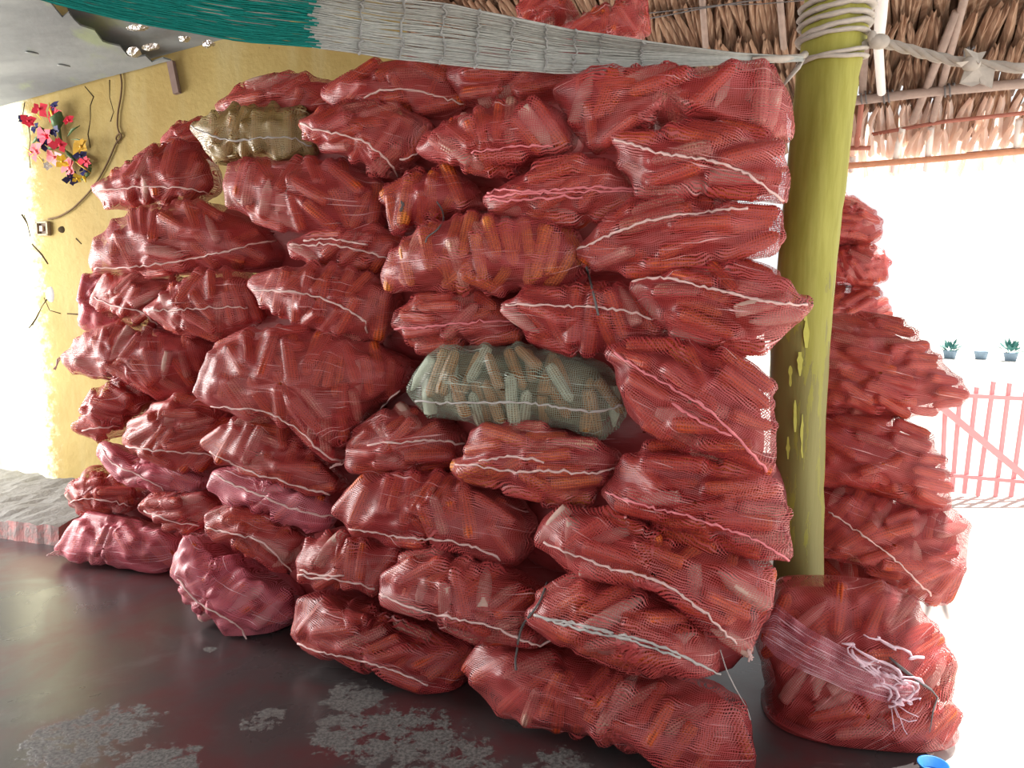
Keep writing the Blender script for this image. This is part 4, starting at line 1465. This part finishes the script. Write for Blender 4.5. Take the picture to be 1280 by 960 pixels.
# ------------------------------------------------------------------ things on the wall
PET = {k: plain('petal_' + k, c_, .5, .4, .15, 60) for k, c_ in dict(red=(.62, .02, .05), navy=(.02, .02, .10), yellow=(.75, .50, .03), pink=(.75, .16, .18), green=(.07, .13, .05), ochre=(.50, .28, .03), white=(.8, .8, .75)).items()}
bq = empty('flower_ornament', wall_pt(85, 190, .0), 'ornament of red, yellow and navy artificial flowers hanging on the yellow wall', 'ornament')
bb = Vector(bq.location)
wx, wz = wdir, Vector((0, 0, 1))
for x, y, colr, r in ((63, 140, 'red', 8), (75, 146, 'red', 9), (49, 155, 'red', 7), (97, 154, 'red', 6), (73, 174, 'red', 13), (88, 184, 'red', 9), (58, 192, 'pink', 10), (75, 198, 'pink', 9), (94, 212, 'pink', 11), (117, 204, 'red', 7),
                      (44, 154, 'navy', 6), (81, 137, 'navy', 6), (60, 181, 'navy', 7), (84, 168, 'navy', 6), (112, 213, 'navy', 9), (97, 226, 'navy', 8), (110, 197, 'navy', 8), (52, 162, 'navy', 5),
                      (88, 204, 'yellow', 7), (116, 187, 'ochre', 9), (110, 226, 'yellow', 6), (74, 210, 'white', 4), (104, 182, 'ochre', 6)):
    c0 = wall_pt(x, y, rnd.uniform(.03, .10)) - bb
    px_ = .0056
    mb = MB()
    nv = Vector((rnd.uniform(-.6, .6), -1, rnd.uniform(-.4, .6))).normalized()
    e1_ = nv.cross(Vector((0, 0, 1))).normalized()
    e2_ = nv.cross(e1_)
    k_ = rnd.choice((4, 5, 5, 6))
    for i in range(k_):
        q = 2 * math.pi * i / k_ + rnd.random()
        dv = e1_ * math.cos(q) + e2_ * math.sin(q)
        sv = nv.cross(dv)
        L_ = r * px_ * 1.3 * rnd.uniform(.7, 1.2)
        mb.add([c0, c0 + dv * L_ * .5 + sv * L_ * .42 + nv * L_ * .3, c0 + dv * L_ + nv * L_ * .1, c0 + dv * L_ * .5 - sv * L_ * .42 + nv * L_ * .25], [(0, 1, 2, 3)])
    mb.blob(c0 + nv * .008, r * px_ * .22, 1, 1, 1, 6, 4)
    mb.build('flower', PET[colr], bq)
for x, y, x2, y2, wd, colr in ((60, 152, 51, 137, .008, 'yellow'), (74, 152, 71, 131, .006, 'yellow'), (55, 200, 42, 186, .008, 'yellow'), (62, 205, 54, 196, .006, 'yellow'), (112, 220, 118, 230, .008, 'yellow'), (92, 222, 88, 232, .007, 'yellow'),
                              (78, 165, 86, 142, .030, 'green'), (70, 172, 58, 160, .020, 'green'), (90, 190, 104, 205, .016, 'green'), (80, 186, 66, 190, .018, 'green'), (92, 172, 112, 160, .008, 'green'), (96, 176, 118, 180, .008, 'green'), (66, 168, 46, 182, .014, 'green'), (98, 200, 120, 218, .012, 'ochre')):
    p0, p1 = wall_pt(x, y, .05) - bb, wall_pt(x2, y2, rnd.uniform(.03, .09)) - bb
    mb = MB()
    mb.tube([p0, p0.lerp(p1, .5) + Vector((0, -.012, .006)), p1], [wd * .5, wd * 1.6, wd * .3], 5, flat=.35)
    mb.build('leaf', PET[colr], bq)
mb = MB()
mb.tube([wall_pt(102 + 15 * math.cos(q), 210 + 15 * math.sin(q), .03) - bb for q in np.linspace(0, 6.2, 20)], .010, 6)
mb.build('wreath_ring', PET['green'], bq)
mb = MB()
mb.tube([wall_pt(x, y, .03) - bb for x, y in ((85, 190), (80, 176), (78, 160), (72, 150))], .010, 6)
mb.build('stem', PET['green'], bq)

BX = plain('rusty_box', (.16, .11, .08), .6, .3, .3, 50)
sb_ = empty('switch_box', wall_pt(56, 286, .0), 'small rusty open switch box set in the yellow wall', 'switch box')
sbb = Vector(sb_.location)
Rw = Matrix((wdir, wn_, Vector((0, 0, 1)))).transposed()
mb = MB()
for dx, dz, sx, sz in ((-.042, 0, .012, .095), (.042, 0, .012, .095), (0, .042, .095, .012), (0, -.042, .095, .012)):
    mb.box(Rw @ Vector((dx, -.012, dz)), (sx, .034, sz), Rw)
mb.build('box_rim', plain('box_rim_grey', (.34, .28, .18), .6, .3, .3, 50), sb_, smooth=False)
mb = MB()
mb.box(Rw @ Vector((0, -.003, 0)), (.08, .012, .08), Rw)
mb.build('box_back', BX, sb_, smooth=False)
mb = MB()
mb.box(Rw @ Vector((-.01, -.014, .0)), (.022, .02, .035), Rw)
mb.build('switch', plain('switch_cream', (.6, .45, .35), .5, .4, .1), sb_, smooth=False)
mb = MB()
mb.blob(wall_pt(78, 287, 0), .026, 1.2, .25, .9, 10, 6)
mb.build('crack', cm, wall, label='dark round hole in the plaster')
mb = MB()
mb.blob(wall_pt(64, 368, 0), .05, .8, .15, 1.1, 10, 6)
mb.build('bare_patch', plain('bare_cement', (.42, .42, .42), .9, .1, .2), wall, label='bare grey cement where paint has flaked off')


def cable(name, label, pix, r, off, mat, cat='cable'):
    P_ = [wall_pt(x, y, off) for x, y in pix]
    f_ = []
    for i in range(len(P_) - 1):
        for k in range(4):
            f_.append(P_[i].lerp(P_[i + 1], k / 4))
    f_.append(P_[-1])
    for _ in range(2):
        f_ = [f_[0]] + [(f_[i - 1] + f_[i] * 2 + f_[i + 1]) / 4 for i in range(1, len(f_) - 1)] + [f_[-1]]
    mb = MB()
    mb.tube(f_, r, 6)
    o = mb.build(name, mat, base=f_[0])
    tag(o, label, cat)


CAB = plain('old_brown_wire', (.13, .08, .04), .7, .2, .3)
cable('wire', 'brown wire sagging from the switch box along the wall to the pile', ((62, 274), (74, 272), (92, 262), (112, 242), (124, 226), (134, 208), (140, 195), (147, 178), (154, 172), (152, 166), (146, 172), (149, 180)), .006, .012, CAB)
cable('wire', 'thin wire hanging straight down the wall from under the grey sheet', ((152, 92), (154, 104), (153, 120), (149, 140), (148, 158), (151, 168)), .0055, .012, CAB)
mb = MB()
a_, b_ = wall_pt(216, 78, .02), wall_pt(224, 118, .02)
mid = (a_ + b_) / 2
dz_ = (b_ - a_).normalized()
Rs = Matrix((dz_.cross(wn_).normalized(), wn_, dz_)).transposed()
mb.box(mid, (.042, .03, (b_ - a_).length), Rs)
tag(mb.build('batten', plain('grey_brown_batten', (.20, .14, .12), .8, .2, .2), smooth=False, base=mid), 'short brown wooden batten nailed to the wall under the grey sheet', 'batten')

# ------------------------------------------------------------------ beyond: fence, pots
FP = plain('pink_painted_rail', (.88, .36, .38), .6, .3, .08)
fn = empty('picket_fence', at(1230, 620, 5.6), 'low pink picket fence with a slanting brace, out in the sunny yard', 'fence')
fb = Vector(fn.location)


def bar(name, p, q, wd, th, parent, base, mat):
    p, q = Vector(p) - base, Vector(q) - base
    z_ = (q - p).normalized()
    y_ = Vector((0, 1, 0))
    x_ = y_.cross(z_).normalized()
    y_ = z_.cross(x_)
    mb = MB()
    mb.box((p + q) / 2, (wd, th, (q - p).length), Matrix((x_, y_, z_)).transposed())
    return mb.build(name, mat, parent, smooth=False)


for xt, yt, xb, yb in ((1183, 478, 1177, 612), (1201, 482, 1190, 615), (1221, 484, 1205, 617), (1242, 477, 1222, 620), (1262, 479, 1244, 622), (1284, 480, 1263, 625), (1305, 480, 1285, 627), (1326, 482, 1306, 629)):
    bar('picket', at(xt, yt, 5.6), at(xb, yb, 5.6), .026, .02, fn, fb, FP)
bar('rail', at(1178, 493, 5.57), at(1330, 501, 5.57), .030, .02, fn, fb, FP)
bar('rail', at(1175, 593, 5.57), at(1330, 607, 5.57), .026, .02, fn, fb, FP)
bar('brace', at(1176, 508, 5.54), at(1330, 636, 5.54), .046, .02, fn, fb, FP)
POT = plain('blue_grey_pot', (.25, .35, .45), .6, .3, .1)
FOL = plain('bluish_leaf', (.07, .22, .20), .6, .3, .3)
for i, (x, yb, h, lab) in enumerate(((1150, 447, 26, 'faintest potted plant far off, beside the distant end of the fence'), (1187, 448, 30, 'potted plant far off between two others, above the fence'), (1226, 449, 12, 'low grey pot with hardly any plant, far off in the yard'), (1263, 451, 32, 'bushiest potted plant far off in the sunny yard'))):
    p = on_floor(x, yb, -.03)
    t = empty('potted_plant', p, lab, 'plant')
    px_ = p[1] / F
    mb = MB()
    n_ = 12
    prof_ = ((0, .0), (6, 0), (8, 9), (8.6, 10), (7.4, 10), (6.5, 8), (0, 8))
    V_, F_ = [], []
    for (r_, z_) in prof_:
        for k in range(n_):
            V_.append((r_ * px_ * math.cos(k * 2 * math.pi / n_), r_ * px_ * math.sin(k * 2 * math.pi / n_), z_ * px_))
    for a_ in range(len(prof_) - 1):
        for k in range(n_):
            F_.append((a_ * n_ + k, a_ * n_ + (k + 1) % n_, (a_ + 1) * n_ + (k + 1) % n_, (a_ + 1) * n_ + k))
    mb.add(V_, F_)
    mb.build('pot', POT, t)
    mb = MB()
    for k in range(60 if h > 20 else 10):
        q = rnd.uniform(0, 6.28)
        el = rnd.uniform(.1, 1.4)
        L_ = rnd.uniform(.5, 1) * (h - 8) * px_ * (.9 if h > 20 else .5)
        dv = Vector((math.cos(q) * math.cos(el), math.sin(q) * math.cos(el), math.sin(el)))
        c_ = Vector((0, 0, 8 * px_)) + dv * L_ * .4
        sv = dv.cross(Vector((0, 0, 1))).normalized() * L_ * .12
        mb.add([c_, c_ + dv * L_ * .35 + sv, c_ + dv * L_ * .65, c_ + dv * L_ * .35 - sv], [(0, 1, 2, 3)])
    mb.build('foliage', FOL, t, smooth=False, kind='stuff')
t = on_floor(1181, 952, 0)

# ------------------------------------------------------------------ the torn mouth of the upright sack, loose twine
root, P2, base = SACKS['I1']
bvI = BVHTree.FromPolygons([Vector(p) for p in P2.reshape(-1, 3)], [tuple(q) for q in QALL])


def on_bvh(bv, x, y, off=.004, fallback=2.5):
    d = Vector(ray(x, y)).normalized()
    h = bv.ray_cast(Vector(EYE), d)
    if h[0] is None:
        nrst = bv.find_nearest(Vector(EYE) + d * fallback)
        L_ = (nrst[0] - Vector(EYE)).length
        return Vector(EYE) + d * (L_ - off)
    return h[0] - d * off


topE = [(952, 772), (968, 752), (988, 768), (1010, 785), (1035, 798), (1060, 812), (1085, 824), (1110, 832), (1130, 842), (1150, 858)]
botE = [(952, 800), (968, 820), (988, 832), (1010, 842), (1035, 852), (1060, 864), (1085, 872), (1108, 878), (1128, 880), (1148, 870)]
V_, UVs, nx, ny = [], [], 40, 10
for i in range(nx + 1):
    for j in range(ny + 1):
        t, u = i / nx, j / ny
        k = t * (len(topE) - 1)
        xt, yt = np.interp(k, range(len(topE)), [q[0] for q in topE]), np.interp(k, range(len(topE)), [q[1] for q in topE])
        xb, yb = np.interp(k, range(len(botE)), [q[0] for q in botE]), np.interp(k, range(len(botE)), [q[1] for q in botE])
        x, y = xt * (1 - u) + xb * u, yt * (1 - u) + yb * u
        off = .012 + .022 * math.sin(math.pi * u) + .010 * math.sin(t * 34 + u * 5) * (1 - u) + .006 * nr.randn() * (1 - u)
        V_.append(on_bvh(bvI, x, y, off) - Vector(base))
        UVs.append((t * .7, u * .22))
Q_ = [(i * (ny + 1) + j, (i + 1) * (ny + 1) + j, (i + 1) * (ny + 1) + j + 1, i * (ny + 1) + j + 1) for i in range(nx) for j in range(ny)]
me = np_mesh('torn_mouth', V_, Q_, UVs)
M['net_mouth'] = net_material('bright_pink_net', (.72, .20, .27), (.82, .36, .42), .20, pale=(.95, .8, .85), thr=.58)
link('torn_mouth', me, M['net_mouth'], root, label='bright pink folded flap of net at the torn mouth')
FR = plain('pink_frayed_thread', (.88, .62, .70), .7, .2, .2, 90)
for s_, (x0, y0, x1, y1, am) in enumerate(((1052, 800, 1150, 856, 6), (1058, 806, 1110, 872, 8), (1090, 830, 1140, 868, 9), (1100, 838, 1150, 862, 7), (1070, 815, 1128, 880, 7), (1085, 792, 1150, 826, 6), (1112, 880, 1146, 876, 5))):
    mb = MB()
    pts = [on_bvh(bvI, x0 + (x1 - x0) * t + am * math.sin(t * 21 + s_), y0 + (y1 - y0) * t + am * .7 * math.cos(t * 17 + s_), .03) - Vector(base) for t in np.linspace(0, 1, 22)]
    mb.tube(pts, [rnd.uniform(.002, .0065) for _ in pts], 6)
    mb.build('frayed_hem', FR, root)
for pix in (((1116, 880), (1122, 896), (1136, 902), (1146, 900)), ((1117, 880), (1126, 900), (1130, 912), (1134, 918)), ((1114, 882), (1116, 900), (1118, 914)), ((1120, 880), (1134, 890), (1148, 896))):
    mb = MB()
    mb.tube([on_bvh(bvI, x, y, .012) - Vector(base) for x, y in pix], .0018, 4)
    mb.build('loose_thread', FR, root)
mb = MB()
mb.tube([on_bvh(bvI, x, y, .010) - Vector(base) for x, y in ((1112, 822), (1128, 836), (1146, 850), (1164, 862), (1172, 872), (1166, 890), (1164, 905), (1162, 915))], [.006, .012, .010, .008, .008, .006, .004, .003], 6, flat=.4)
mb.build('tie', M['string'], root, label='dark grey strip of tie')


def twine(label, keys, pix, r=.0028, mat='string', off=.008, fallback=2.7):
    vs, qs, n0 = [], [], 0
    for k in keys:
        P_ = SACKS[k][1].reshape(-1, 3)
        vs += [Vector(p) for p in P_]
        qs += [tuple(int(i) + n0 for i in q) for q in QALL]
        n0 += len(P_)
    bv = BVHTree.FromPolygons(vs, qs)
    fine_ = []
    for i in range(len(pix) - 1):
        for k in range(5):
            t = k / 5
            fine_.append((pix[i][0] * (1 - t) + pix[i + 1][0] * t, pix[i][1] * (1 - t) + pix[i + 1][1] * t))
    fine_.append(pix[-1])
    P_ = [on_bvh(bv, x, y, off, fallback) for x, y in fine_]
    for _ in range(2):
        P_ = [P_[0]] + [(P_[i - 1] + P_[i] * 2 + P_[i + 1]) / 4 for i in range(1, len(P_) - 1)] + [P_[-1]]
    mb = MB()
    mb.tube(P_, r, 5)
    tag(mb.build('twine', M[mat], base=P_[0]), label, 'twine')


twine('dark grey twine knotted between the broad sack and the rope-seamed one, hanging free', ['G4', 'G5', 'H2', 'F7'], ((684, 728), (676, 750), (664, 768), (652, 782), (648, 800), (644, 826), (645, 838)), .0036)
twine('short branch of dark twine beside the rope-seamed sack', ['G4', 'G5', 'H2'], ((664, 766), (656, 778), (650, 790), (647, 806)), .0036)
twine('dark twine dangling from the torn corner of the wide orange-cob sack', ['B3', 'C5', 'B4'], ((733, 334), (738, 352), (743, 372), (748, 394)), .004)
twine('thin dark twine from the small crumpled sack curling over the wide orange-cob sack', ['A7', 'B3'], ((546, 252), (553, 262), (555, 276), (546, 288), (534, 296), (532, 303)), .003)
twine('thin pale thread hanging beside the largest floor sack', ['H2', 'G5'], ((900, 812), (908, 838), (920, 862), (934, 886), (938, 900)), .0022, 'seam_grey')

BL = plain('blue_plastic', (.03, .22, .60), .4, .5, .05)
mb = MB()
pb = Vector(on_floor(1166, 968, 0.0))
n_ = 20
prof_ = ((0, 0), (.034, 0), (.042, .030), (.046, .030), (.046, .036), (.041, .036), (.033, .006), (0, .006))
V_, F_ = [], []
for (r_, z_) in prof_:
    for k in range(n_):
        V_.append((pb.x + r_ * math.cos(k * 2 * math.pi / n_), pb.y + r_ * math.sin(k * 2 * math.pi / n_), pb.z + z_))
for a_ in range(len(prof_) - 1):
    for k in range(n_):
        F_.append((a_ * n_ + k, a_ * n_ + (k + 1) % n_, (a_ + 1) * n_ + (k + 1) % n_, (a_ + 1) * n_ + k))
mb.add(V_, F_)
tag(mb.build('plastic_lid', BL, base=pb), 'small blue plastic lid on the ground at the foot of the upright sack', 'lid')
